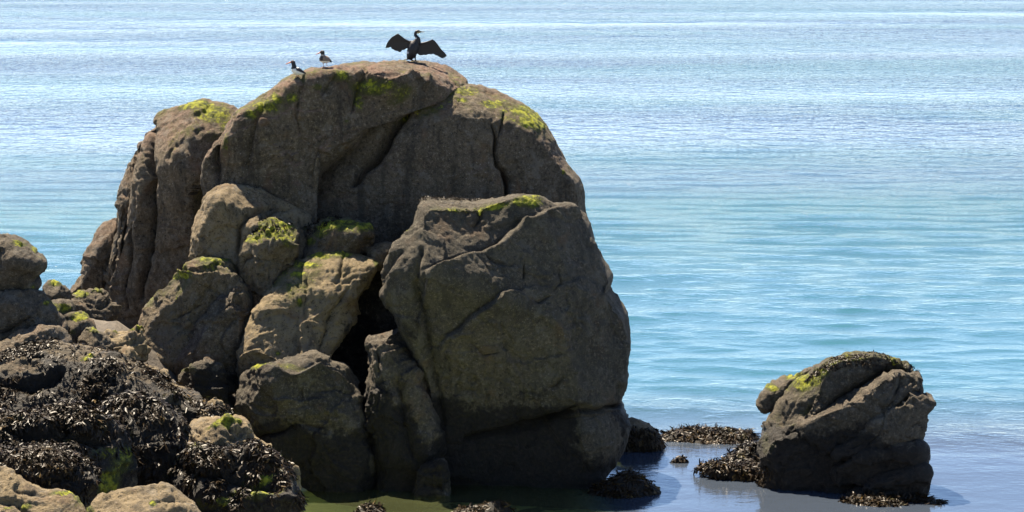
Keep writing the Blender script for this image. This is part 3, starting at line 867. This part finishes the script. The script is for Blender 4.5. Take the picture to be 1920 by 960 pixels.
for (poly, Yk, lab, ms, wm) in [
    ([(78, 552), (82, 536), (98, 527), (116, 530), (130, 545), (132, 570), (110, 590), (84, 580)], 64.0, 'small brown rock with yellow-green top just right of the overhanging boulder', [(106, 530, 14, 6, 0.7)], 0.0),
    ([(122, 575), (128, 552), (146, 544), (172, 537), (196, 542), (210, 560), (214, 600), (200, 640), (150, 640), (126, 610)], 65.0, 'rounded brown rock with moss fringe at the foot of the pillar', [(150, 545, 24, 6, 0.6), (185, 538, 16, 5, 0.5)], 0.05),
    ([(84, 585), (95, 568), (112, 563), (130, 572), (142, 590), (138, 615), (105, 625), (86, 605)], 60.6, 'mossy olive rock at the end of the long slab boulder', [(118, 578, 16, 8, 0.75), (100, 572, 10, 6, 0.5)], 0.05),
    ([(116, 610), (126, 594), (146, 590), (162, 600), (172, 616), (168, 650), (130, 655)], 60.2, 'small mossy rock below the rounded brown rock', [(150, 597, 18, 7, 0.7), (135, 625, 10, 5, 0.4)], 0.1),
    ([(146, 632), (156, 614), (176, 612), (196, 624), (212, 648), (216, 690), (180, 700), (150, 670)], 59.6, 'grey rock with yellowish top above the right end of the weed bank', [(176, 616, 16, 6, 0.65)], 0.1),
    ([(196, 650), (200, 628), (222, 618), (250, 612), (268, 604), (276, 625), (268, 668), (250, 690), (205, 685)], 63.0, 'ochre rock with green corner against the curled-edge boulder', [(262, 608, 8, 6, 0.9), (245, 617, 12, 4, 0.5), (222, 622, 12, 4, 0.4)], 0.75),
    ([(212, 672), (220, 655), (236, 648), (250, 655), (256, 680), (240, 700), (216, 695)], 61.6, 'small ochre stone below the ochre rock', [], 0.5)]:
    boulder('rock', lab, poly, Yk, df=0.4, db=0.5, n=2.6, lean=0.3, facets=6, rough=1.5, big=2.0, olive=0.15, warm=wm, moss=ms, res=1.9)

bank = boulder('weed_bank', 'low bank of rock covered in black and purple wrack at the left',
    [(-120, 720), (-40, 690), (20, 668), (80, 652), (130, 647), (180, 664), (225, 684), (262, 696), (300, 720), (330, 760), (330, 830), (200, 850), (-120, 850)],
    56.0, df=0.7, db=1.0, n=2.3, lean=0.55, facets=2, center=(110, 750), olive=0.3, warm=0.15, tide=-5, moss=[(165, 672, 14, 6, 0.5), (60, 735, 20, 8, 0.35)], dark=[(100, 722, 240, 70, 1.05), (150, 790, 260, 80, 1.1), (-60, 710, 100, 50, 0.6), (30, 690, 50, 14, -1.0), (230, 705, 34, 14, -1.0), (140, 668, 30, 10, -0.8)],
    strokes=[('c', [(0, 720), (60, 725), (120, 700)], 12, 0.2), ('b', 200, 700, 40, 30, 0.15), ('b', 100, 690, 40, 25, 0.12)])
fronds(bank, 1400, lambda x, y, V, N: ((y < 745) | (N[:, 2] > 0.55)) & ~in_poly(x, y, [(-30, 680), (40, 668), (70, 676), (40, 700), (-30, 720)]), length=(.06, .15), width=(.009, .019), lift=0.25, droop=1.4, seed=11, clump=0.6, up_min=0.0)
ridge = boulder('weed_bank', 'tan-topped ridge of rock strung with wrack under the curled-edge boulder',
    [(205, 720), (222, 690), (248, 682), (282, 684), (312, 694), (324, 715), (350, 735), (385, 760), (400, 800), (330, 830), (230, 810)],
    57.6, df=0.5, db=0.7, n=2.3, lean=0.5, facets=2, center=(290, 750), warm=0.5, olive=0.1, dark=[(250, 735, 60, 26, 0.75), (340, 770, 70, 50, 0.9)])
fronds(ridge, 500, lambda x, y, V, N: (y > 708) | (np.sin(x * .19) > 0.4), length=(.07, .2), width=(.010, .026), seed=12, light=0.08, clump=0.7)
knobw = boulder('rock', 'small tan rock dripping with wrack at the foot of the sunlit boulder',
    [(370, 800), (374, 772), (384, 748), (402, 738), (420, 748), (434, 770), (440, 800), (420, 820), (380, 820)], 57.2, df=0.3, db=0.35, n=2.2, lean=0.2, facets=1, warm=0.6, dark=[(410, 780, 26, 16, 0.4)], res=1.8)
fronds(knobw, 500, lambda x, y, V, N: y > 758, length=(.06, .16), width=(.010, .022), seed=13)

# ------------------------------------------------------------------ foreground boulders and weed
tan = boulder('boulder', 'pale tan boulder with green saddle standing right of the black weed mounds',
    [(346, 815), (352, 795), (372, 785), (402, 782), (430, 779), (456, 785), (468, 802), (476, 820), (498, 832), (508, 850), (520, 880), (500, 930), (400, 940), (350, 890)],
    53.6, df=0.5, db=0.7, n=2.3, lean=0.4, facets=2, center=(425, 850), warm=0.6, olive=0.1, moss=[(430, 792, 22, 9, 0.85), (402, 803, 18, 7, 0.6), (425, 800, 12, 10, 0.5)],
    strokes=[('c', [(415, 800), (430, 815), (460, 822), (480, 835)], 7, 0.08), ('c', [(360, 800), (375, 812), (372, 830)], 6, 0.07)], dark=[(400, 825, 30, 14, 0.25)])
boulder('rock', 'small pale rock at the water edge beside the weedy foreground boulder', [(524, 925), (528, 885), (542, 870), (556, 878), (562, 900), (560, 945), (540, 960)], 52.6, df=0.25, db=0.3, facets=1, warm=0.4, lean=0.2, res=2)

backm = boulder('weed_mound', 'black weed mound behind, nearest to the pale tan boulder',
    [(170, 800), (190, 762), (225, 748), (268, 747), (304, 758), (334, 782), (349, 818), (346, 870), (330, 930), (200, 940)], 52.4, df=0.75, db=0.8, n=2.3, lean=0.2, facets=1, dark=[(260, 820, 220, 200, 1.2)], olive=0.3)
fronds(backm, 1300, None, length=(.07, .19), width=(.010, .021), droop=1.6, lift=0.22, seed=14, up_min=0.05, clump=0.3)
leftm = boulder('weed_mound', 'wide black weed mound with green algae low on its right flank, foreground',
    [(-120, 800), (-50, 772), (0, 762), (50, 768), (90, 752), (130, 747), (176, 762), (215, 790), (244, 826), (256, 870), (258, 930), (180, 985), (-120, 985)],
    50.8, df=0.9, db=1.0, n=2.4, lean=0.25, facets=2, center=(70, 880), warm=0.2, olive=0.3, dark=[(60, 820, 300, 130, 1.2)],
    moss=[(205, 905, 20, 26, 1.0), (225, 865, 24, 26, 0.7), (240, 850, 12, 12, 0.7), (195, 850, 26, 14, 0.45)], strokes=[('c', [(20, 800), (80, 822), (150, 815), (190, 830)], 16, 0.25), ('b', 60, 790, 50, 20, 0.15), ('c', [(100, 760), (130, 800), (135, 850)], 12, 0.2)])
fronds(leftm, 1300, lambda x, y, V, N: (y < 850) | (x < 190) & (y < 880), length=(.07, .19), width=(.010, .021), droop=1.6, lift=0.22, seed=15, up_min=0.05, clump=0.4)
nearm = boulder('weed_mound', 'low brown weed mound lying on the cream boulder in the bottom left corner',
    [(-100, 880), (-40, 852), (10, 848), (50, 846), (100, 845), (145, 858), (178, 880), (192, 905), (184, 940), (120, 960), (0, 940), (-100, 930)],
    48.6, df=0.45, db=0.6, n=2.2, lean=0.45, facets=1, center=(60, 900), dark=[(80, 890, 240, 120, 1.2)], olive=0.3)
fronds(nearm, 1300, None, length=(.06, .15), width=(.009, .019), lift=0.25, droop=1.4, seed=16, up_min=-.2, light=0.06)
rightm = boulder('weed_mound', 'weed-hung foreground boulder with green algae low down beside the pool',
    [(322, 900), (330, 862), (346, 840), (372, 831), (420, 838), (468, 844), (512, 862), (540, 886), (556, 920), (562, 985), (440, 1010), (330, 1000)],
    51.4, df=0.6, db=0.7, n=2.4, lean=0.25, facets=2, center=(440, 920), warm=0.1, olive=0.3, dark=[(430, 900, 200, 110, 1.2)],
    moss=[(490, 893, 24, 10, 1.0), (470, 925, 40, 12, 0.85), (510, 918, 20, 9, 1.0), (400, 945, 50, 16, 0.8), (362, 832, 12, 6, 0.7)], strokes=[('c', [(340, 880), (400, 890), (460, 900), (520, 920)], 14, 0.25)])
fronds(rightm, 1400, lambda x, y, V, N: (y < 885) | (np.sin(x * .11 + y * .07) > 0.25) & (y < 950), length=(.07, .19), width=(.010, .021), droop=1.6, lift=0.22, seed=17, up_min=0.0, clump=0.4)
fg1 = boulder('boulder', 'cream boulder with green stains in the bottom left corner',
    [(-90, 930), (-40, 890), (0, 876), (40, 890), (76, 915), (110, 920), (138, 932), (160, 970), (150, 1040), (-90, 1060)], 47.4, df=0.6, db=0.7, n=2.3, lean=0.45, facets=2, warm=0.55, olive=0.1, rough=0.8,
    moss=[(120, 925, 24, 5, 0.6), (50, 948, 12, 8, 0.55), (150, 935, 20, 20, 0.45), (15, 955, 14, 6, 0.4)], strokes=[('c', [(20, 920), (60, 928), (95, 925)], 5, 0.05), ('c', [(-10, 940), (20, 946), (60, 960)], 6, 0.06)])
fg2 = boulder('boulder', 'cream boulder cut by the bottom frame edge with one tiny green tuft',
    [(158, 1010), (165, 965), (180, 943), (215, 928), (262, 918), (310, 916), (338, 934), (360, 948), (376, 980), (370, 1050), (200, 1060)], 47.0, df=0.5, db=0.6, n=2.3, lean=0.5, facets=2, warm=0.55, olive=0.1, rough=0.7,
    moss=[(287, 941, 7, 5, 1.1), (168, 955, 6, 8, 0.6)], strokes=[('c', [(296, 938), (330, 938), (352, 946)], 6, 0.06)])

# ------------------------------------------------------------------ pool weed and the lone rock
sidew = boulder('rock', 'brown rock with skirt of wrack at the right foot of the front block', [(1140, 850), (1152, 800), (1170, 788), (1192, 786), (1214, 799), (1234, 819), (1240, 850), (1190, 865)],
    67.6, df=0.45, db=0.5, n=2.8, lean=0.5, facets=5, rough=1.5, warm=0.5, dark=[(1200, 830, 30, 14, 0.5)], res=1.8)
fronds(sidew, 700, lambda x, y, V, N: (y > 803) & (V[:, 2] > 0.0), length=(.06, .15), width=(.009, .019), lift=0.25, droop=1.4, seed=21, light=0.1)
def mound(label, poly, Yk, df, db, dens, seed, lean=1.2, light=0.12, length=(.08, .22)):
    o = boulder('wrack_mound', label, poly, Yk, df=df, db=db, n=2.0, lean=lean, facets=0, rough=0.7, olive=0.3, dark=[(np.mean([p[0] for p in poly]), np.mean([p[1] for p in poly]), 200, 60, 0.9)], cat='seaweed', res=2.0)
    fronds(o, dens, lambda x, y, V, N: V[:, 2] > -0.02, length=length, width=(.010, .026), seed=seed, up_min=-0.1, light=light, lift=0.35)
    return o
mound('long low mat of wrack stretching between the brown rock and the lone rock', [(1225, 850), (1232, 818), (1270, 808), (1310, 804), (1360, 808), (1400, 812), (1424, 826), (1432, 850), (1380, 862), (1290, 858)], 68.6, 0.7, 0.6, 620, 31, 0.6)
mound('dark wrack mound against the left flank of the lone rock', [(1355, 880), (1362, 856), (1385, 842), (1415, 836), (1440, 850), (1445, 890), (1400, 905), (1365, 900)], 64.6, 0.5, 0.5, 620, 32, 0.4, 0.05)
mound('thin tongue of floating wrack pointing left from the lone rock', [(1306, 882), (1314, 872), (1345, 866), (1400, 868), (1432, 874), (1440, 905), (1400, 906), (1350, 892)], 63.9, 0.6, 0.5, 620, 33, 0.3, 0.12)
mound('pointed wrack mound alone in the middle of the pool', [(1105, 935), (1120, 915), (1150, 902), (1176, 889), (1196, 893), (1220, 908), (1242, 925), (1230, 940), (1170, 948)], 61.9, 0.5, 0.5, 800, 34, 0.4)
mound('flat wrack mound in front of the lone rock', [(1550, 955), (1585, 938), (1630, 928), (1680, 930), (1710, 938), (1760, 944), (1785, 950), (1740, 965), (1640, 972)], 60.9, 0.6, 0.5, 700, 35, 0.4)
mound('pair of wrack humps cut by the bottom frame edge mid-pool', [(835, 985), (848, 958), (880, 950), (905, 948), (925, 941), (945, 945), (960, 968), (960, 990), (890, 1000)], 59.4, 0.4, 0.4, 800, 36, 0.3)
mound('tiny wrack hump at the bottom frame edge left of the pair of humps', [(658, 985), (668, 958), (690, 950), (712, 954), (726, 985), (690, 995)], 59.2, 0.3, 0.3, 800, 37, 0.3)
mound('tiny sprig of wrack breaking the surface mid-pool between block and lone rock', [(1262, 868), (1268, 861), (1276, 858), (1284, 862), (1290, 868), (1276, 872)], 65.6, 0.12, 0.12, 900, 38, 0.3, length=(.05, .1))

lone = boulder('lone_rock', 'solitary layered rock with weedy arched top standing in the water at the right',
    [(1420, 985), (1420, 905), (1428, 850), (1436, 800), (1452, 768), (1474, 738), (1500, 714), (1530, 692), (1562, 675), (1602, 667), (1642, 665), (1682, 674), (1706, 690), (1718, 720), (1716, 800), (1722, 900), (1728, 985)],
    62.9, df=0.85, db=1.1, n=3.0, lean=-0.02, facets=3, center=(1570, 830), olive=0.55, tide=1.25, rough=1.1, cat='rock',
    strokes=[('c', [(1720, 695), (1680, 690), (1640, 708), (1600, 735), (1560, 765), (1535, 780)], 9, 0.35), ('b', 1500, 820, 40, 60, 0.10), ('c', [(1520, 745), (1500, 775), (1495, 800)], 6, 0.06)],
    moss_up=0.42, moss=[(1515, 712, 24, 12, 0.8), (1540, 700, 14, 9, 0.85), (1600, 672, 24, 5, 0.75), (1505, 725, 14, 8, 0.7), (1440, 840, 10, 40, 0.18)], dark=[(1600, 840, 90, 60, 0.75), (1560, 900, 140, 50, 0.9), (1650, 690, 50, 14, 0.6), (1440, 900, 20, 20, 0.5)])  # dark blobs: crust, and painted shade on the backlit front
def slab(poly, Yk, **k):
    a = dict(df=0.35, db=0.7, n=3.8, lean=-0.18, facets=-2, olive=0.5, tide=1.25, rough=1.15, parent=lone, origin=tuple(lone.location), res=2.0)
    a.update(k)
    return boulder('slab', None, poly, Yk, **a)
slab([(1431, 770), (1434, 744), (1462, 715), (1498, 698), (1528, 690), (1545, 698), (1530, 730), (1490, 770), (1450, 800), (1446, 780)], 63.7, df=0.3, moss=[(1450, 728, 16, 8, 0.6), (1490, 702, 24, 6, 0.6)], center=(1480, 740))
slab([(1500, 800), (1530, 775), (1580, 748), (1625, 722), (1650, 706), (1680, 692), (1704, 696), (1729, 707), (1722, 722), (1700, 740), (1684, 765), (1660, 790), (1600, 830), (1540, 850)], 62.25, df=0.55, center=(1620, 765), pink=0.2, dark=[(1600, 800, 60, 24, 0.5)],
     strokes=[('c', [(1692, 700), (1690, 725), (1680, 745)], 5, 0.07), ('r', [(1625, 722), (1650, 708), (1680, 696)], 6, 0.05)])
slab([(1560, 850), (1610, 810), (1650, 780), (1690, 750), (1704, 732), (1730, 742), (1747, 756), (1738, 776), (1737, 800), (1722, 820), (1702, 832), (1660, 850), (1600, 870)], 62.0, df=0.55, center=(1670, 800), pink=0.2, dark=[(1620, 830, 50, 26, 0.8)])
slab([(1560, 880), (1610, 852), (1660, 837), (1715, 830), (1731, 838), (1730, 868), (1710, 885), (1640, 905), (1570, 910)], 61.95, df=0.5, center=(1660, 868), dark=[(1600, 880, 60, 30, 0.7)])
slab([(1580, 930), (1630, 896), (1690, 880), (1737, 873), (1735, 900), (1730, 945), (1660, 980), (1590, 970)], 61.75, df=0.5, center=(1670, 920), dark=[(1640, 920, 60, 30, 0.7)])
s = STORE[lone.name]
fronds(lone, 700, [(1500, 720), (1560, 670), (1640, 658), (1725, 690), (1715, 705), (1660, 690), (1600, 682), (1530, 705)], length=(.035, .08), width=(.008, .016), lift=0.3, seed=41, up_min=0.0)
fronds(lone, 600, [(1415, 930), (1418, 890), (1430, 872), (1456, 880), (1460, 925)], length=(.06, .15), width=(.009, .019), lift=0.25, droop=1.4, seed=42, light=0.2, up_min=-1)
s = STORE[block.name]
fronds(block, 800, [(778, 380), (785, 360), (850, 358), (905, 366), (900, 378), (850, 376), (800, 374)], length=(.03, .06), width=(.007, .014), lift=0.3, seed=43, up_min=0.0)
# ------------------------------------------------------------------ birds
def tube(path, radii, n=14, flat=1.0):
    """closed tube through points (x, y, z); radii = (rx) or (rx, ry)"""
    Pp = [np.array(p, float) for p in path]
    V, F = [], []
    for k, p in enumerate(Pp):
        d = Pp[min(k + 1, len(Pp) - 1)] - Pp[max(k - 1, 0)]
        d /= np.linalg.norm(d)
        side = np.array([0, 1.0, 0])
        u = np.cross(side, d)
        u /= np.linalg.norm(u)
        v = np.cross(d, u)
        r = radii[k]
        ra, rb = r if isinstance(r, tuple) else (r, r)
        for j in range(n):
            a = 2 * math.pi * j / n
            V.append(p + u * ra * math.cos(a) + v * rb * math.sin(a))
    m = len(Pp)
    for k in range(m - 1):
        for j in range(n):
            F.append((k * n + j, k * n + (j + 1) % n, (k + 1) * n + (j + 1) % n, (k + 1) * n + j))
    F.append(tuple(range(n))[::-1])
    F.append(tuple((m - 1) * n + j for j in range(n)))
    return V, F

def plate(poly, yfun, thick):
    """solid plate from an outline in x-z, bowed by yfun(x, z)"""
    from mathutils.geometry import tessellate_polygon
    n = len(poly)
    V = []
    for s in (-1, 1):
        for (x, z) in poly:
            V.append((x, yfun(x, z) + s * thick / 2, z))
    F = []
    for t in tessellate_polygon([[Vector((x, 0, z)) for x, z in poly]]):
        F.append(tuple(t))
        F.append(tuple(i + n for i in reversed(t)))
    for i in range(n):
        F.append((i, (i + 1) % n, n + (i + 1) % n, n + i))
    return V, F

def bird(name, label, pieces, loc, rotz, voxel, paint, cat):
    V, F = [], []
    for v, f in pieces:
        b = len(V)
        V += [tuple(p) for p in v]
        F += [tuple(i + b for i in q) for q in f]
    me0 = bpy.data.meshes.new('tmp')
    me0.from_pydata(V, [], F)
    import bmesh
    bm = bmesh.new()
    bm.from_mesh(me0)
    bmesh.ops.recalc_face_normals(bm, faces=bm.faces)
    bm.to_mesh(me0)
    bm.free()
    o = bpy.data.objects.new('tmp', me0)
    scene.collection.objects.link(o)
    m = o.modifiers.new('r', 'REMESH')
    m.mode = 'VOXEL'
    m.voxel_size = voxel
    sm = o.modifiers.new('s', 'SMOOTH')
    sm.factor = 0.4
    sm.iterations = 2
    dg = bpy.context.evaluated_depsgraph_get()
    me = bpy.data.meshes.new_from_object(o.evaluated_get(dg))
    bpy.data.objects.remove(o)
    me.name = name
    co = np.empty(len(me.vertices) * 3, np.float32)
    me.vertices.foreach_get('co', co)
    co = co.reshape(-1, 3)
    col = np.ones((len(co), 4), np.float32)
    col[:, :3] = paint(co[:, 0], co[:, 1], co[:, 2])
    ca = me.color_attributes.new('plume', 'FLOAT_COLOR', 'POINT')
    ca.data.foreach_set('color', col.ravel())
    me.polygons.foreach_set('use_smooth', np.ones(len(me.polygons), bool))
    me.materials.clear()
    me.materials.append(PLUME)
    ob = link(name, me, loc, None, label, cat)
    ob.rotation_euler = (0, 0, rotz)
    return ob

def perch(px, py, rock, dy=0.0):
    """the point of the rock's surface seen at this pixel: the front-most vertex near it"""
    s = STORE[rock.name]
    d = np.hypot(s['px'] - px, s['py'] - py)
    near = np.where(d < 6)[0]
    if len(near) == 0:
        near = np.argsort(d)[:6]
    near = near[np.argsort(s['V'][near, 2])[-4:]]
    return s['V'][near].mean(0)

def from_zoom(ox, oy, k):
    return lambda zx, zy: ((zx - ox) / k, (oy - zy) / k)

# cormorant drying its wings
Z = from_zoom(757, 768, 760.0)
def zp(zx, zy, y=0.0):
    x, z = Z(zx, zy)
    return (x, y, z)
pcs = [
    tube([zp(640, 735, .02), zp(660, 690, .01), zp(690, 620), zp(715, 545), zp(745, 470), zp(770, 420), zp(795, 370, -.01)],
         [.055, .095, (.125, .12), (.135, .125), (.12, .11), (.085, .085), .05]),
    tube([zp(790, 440), zp(808, 395, -.01), zp(806, 360, -.02), zp(780, 325, -.015), zp(757, 295, -.01), zp(757, 265), zp(775, 240), zp(800, 232), zp(830, 236), zp(850, 238)],
         [.075, .068, .055, .042, .038, .038, .042, .046, .036, .022], 12),
    tube([zp(840, 236), zp(880, 238), zp(915, 238), zp(930, 243)], [.021, .012, .011, .006], 10),
    tube([zp(670, 690, .02), zp(620, 730, .05), zp(560, 738, .08)], [(.03, .07), (.02, .07), (.012, .05)], 10),
    tube([zp(742, 640, -.04), zp(752, 700, -.04), zp(758, 735, -.04), zp(762, 768, -.04)], [.05, .022, .013, .013], 10),
    tube([zp(690, 660, .06), zp(690, 720, .06), zp(694, 765, .06)], [.045, .02, .013], 10),
    tube([zp(750, 764, -.03), zp(778, 766, -.06), zp(800, 768, -.09)], [(.012, .02), (.01, .04), (.006, .05)], 8),
    tube([zp(685, 764, .07), zp(712, 766, .04), zp(730, 768, .01)], [(.012, .02), (.01, .04), (.006, .05)], 8),
]
lw = [(720, 410), (640, 398), (560, 358), (500, 310), (440, 268), (390, 295), (320, 338), (270, 398), (235, 450), (208, 538), (235, 528), (262, 532), (290, 518), (312, 508), (322, 545), (360, 560), (385, 580), (420, 582),
      (470, 608), (502, 594), (512, 566), (545, 568), (570, 552), (605, 530), (660, 560), (720, 560)]
rw = [(790, 440), (860, 436), (920, 426), (990, 402), (1065, 372), (1110, 400), (1160, 460), (1230, 560), (1290, 620), (1338, 682), (1308, 664), (1318, 702), (1288, 680), (1297, 722), (1262, 692), (1268, 726), (1200, 702),
      (1160, 672), (1120, 662), (1080, 635), (1040, 648), (1000, 640), (950, 660), (900, 655), (860, 664), (828, 660), (795, 635), (760, 560)]
pcs.append(plate([Z(*p) for p in lw], lambda x, z: 0.02 + 0.28 * abs(x) ** 1.3 * 0.5 - 0.05 * z, .030))
pcs.append(plate([Z(*p) for p in rw], lambda x, z: 0.02 + 0.28 * abs(x) ** 1.3 * 0.5 - 0.05 * z, .030))
pcs.append(tube([zp(720, 430, .02), zp(640, 420, .02), zp(560, 385, .03), zp(500, 335, .05), zp(445, 290, .06)], [.05, .035, .03, .026, .02], 8))
pcs.append(tube([zp(790, 455, .02), zp(860, 455, .02), zp(930, 440, .03), zp(1000, 418, .04), zp(1062, 392, .06)], [.05, .035, .03, .026, .02], 8))
def paint_cormorant(x, y, z):
    c = np.tile(np.array([0.010, 0.010, 0.014]), (len(x), 1))
    wing = (np.abs(x) > .14) & (z > .1)
    c[wing] = (0.016, 0.013, 0.014)
    def spot(zx, zy, r, col):
        a, b = Z(zx, zy)
        c[np.hypot(x - a, z - b) < r] = col
    spot(812, 268, .040, (.40, .32, .16))
    spot(830, 252, .032, (.36, .28, .12))
    spot(766, 352, .022, (.32, .32, .34))
    spot(618, 612, .03, (.30, .30, .34))
    a, b = Z(858, 238)
    c[(x > a) & (z > b - .06) & (x < .26)] = (.12, .10, .07)
    return c
P = perch(757, 118, summit)
bird('cormorant', 'black cormorant with wings spread to dry on the summit boulder', pcs, tuple(P + np.array([0, 0, -0.005])), 0.0, 0.0085, paint_cormorant, 'bird')
# the perch pixel is chosen so that the bird stands where the photograph shows it
cor = bpy.data.objects['cormorant']
tx = at(779, 119, P[1])
cor.location.x = tx[0]

def oystercatcher(label, px, py, k, body, neck, head, bill, legs, wingc, paint):
    Zb = from_zoom(px, py, k)
    zz = lambda a, b, y=0.0: (*Zb(a, b)[:1], y, Zb(a, b)[1])
    pc = [tube([zz(a, b) for a, b, r in body], [(r, r * .95) for a, b, r in body], 14),
          tube([zz(a, b) for a, b, r in neck], [r for a, b, r in neck], 12),
          tube([zz(a, b) for a, b, r in head], [r for a, b, r in head], 12),
          tube([zz(a, b) for a, b, r in bill], [r for a, b, r in bill], 8)]
    for (pts, y) in legs:
        pc.append(tube([zz(a, b, y) for a, b in pts], [.016, .0075, .0075, .010], 8))
        a, b = pts[-1]
        for dx in (-1.0, -0.4):
            pc.append(tube([zz(a, b - 2, y), zz(a + dx * 26, b, y + .02 * (dx + .7))], [.008, .006], 6))
    return pc, Zb

# left bird: alert, facing left
pc, Zl = oystercatcher('', 450, 712, 790.0,
    [(375, 520, .035), (392, 560, .065), (425, 592, .090), (470, 604, .094), (520, 618, .072), (575, 632, .036), (615, 640, .014)],
    [(420, 580, .07), (405, 530, .060), (395, 485, .050), (388, 455, .044)], [(400, 470, .042), (388, 440, .048), (370, 432, .042), (345, 440, .024)], [(352, 438, .019), (300, 455, .012), (245, 476, .006)],
    [([(445, 655), (447, 680), (448, 700), (450, 712)], -.03), ([(470, 655), (472, 680), (474, 695), (476, 706)], .035)], None, None)
def paint_left(x, y, z):
    c = np.tile(np.array([0.62, 0.60, 0.55]), (len(x), 1))
    blk = (0.012, 0.012, 0.015)
    X = x * 790 + 450
    Y = 712 - z * 790
    c[Y < 560 - 0.15 * (X - 380)] = blk
    back = (X > 446) & (Y < 585 + 0.42 * (X - 446)) & (Y > 440)
    c[back] = blk
    c[(np.hypot(X - 468, Y - 522) < 20)] = (.7, .7, .68)
    c[(X < 342) & (Y < 500)] = (.62, .17, .05)
    c[(X < 400) & (X > 352) & (np.hypot(X - 372, Y - 430) < 7)] = (.5, .05, .02)
    c[Y > 672] = (.38, .18, .14)
    return c
P1 = perch(556, 149, summit)
bird('oystercatcher', 'oystercatcher with black back and white belly, lower of the two pied birds, facing left', pc, tuple(P1), 0.0, 0.007, paint_left, 'bird')
pc, Zr = oystercatcher('', 1062, 462, 790.0,
    [(985, 290, .030), (1005, 310, .070), (1040, 318, .090), (1085, 325, .092), (1130, 335, .072), (1175, 355, .034), (1205, 378, .010)],
    [(1030, 300, .06), (1036, 260, .052), (1038, 225, .046), (1036, 205, .044)], [(1050, 215, .042), (1036, 192, .048), (1018, 188, .040), (995, 200, .022)], [(1002, 198, .019), (955, 218, .012), (905, 240, .006)],
    [([(1045, 385), (1048, 415), (1055, 440), (1058, 462)], -.03), ([(1108, 385), (1110, 405), (1110, 425), (1112, 440)], .035)], None, None)
def paint_right(x, y, z):
    c = np.tile(np.array([0.62, 0.60, 0.55]), (len(x), 1))
    X = x * 790 + 1062
    Y = 462 - z * 790
    c[Y < 352] = (.028, .020, .018)
    c[(Y < 340) & (X > 1045) & (Y > 240)] = (.16, .115, .09)
    c[Y < 232] = (.012, .012, .015)
    c[(Y < 262) & (Y > 235) & (X < 1060)] = (.30, .26, .24)
    c[(X < 992) & (Y < 262)] = (.5, .14, .05)
    c[(X > 1165) & (Y > 345)] = (.02, .02, .02)
    c[Y > 392] = (.38, .18, .14)
    return c
P2 = perch(608, 128, summit)
bird('oystercatcher', 'oystercatcher with browner back standing higher up, nearer the cormorant', pc, tuple(P2), 0.0, 0.007, paint_right, 'bird')
P3 = perch(594, 133, summit)
boulder('limpet', 'tiny dark limpet on the summit boulder between the two pied birds', [(590, 138), (591, 134), (594, 132), (597, 134), (599, 138), (594, 140)], P3[1], df=0.04, db=0.04, n=2, facets=0, rough=0.05, cat='limpet', dark=[(594, 135, 10, 10, 0.9)])
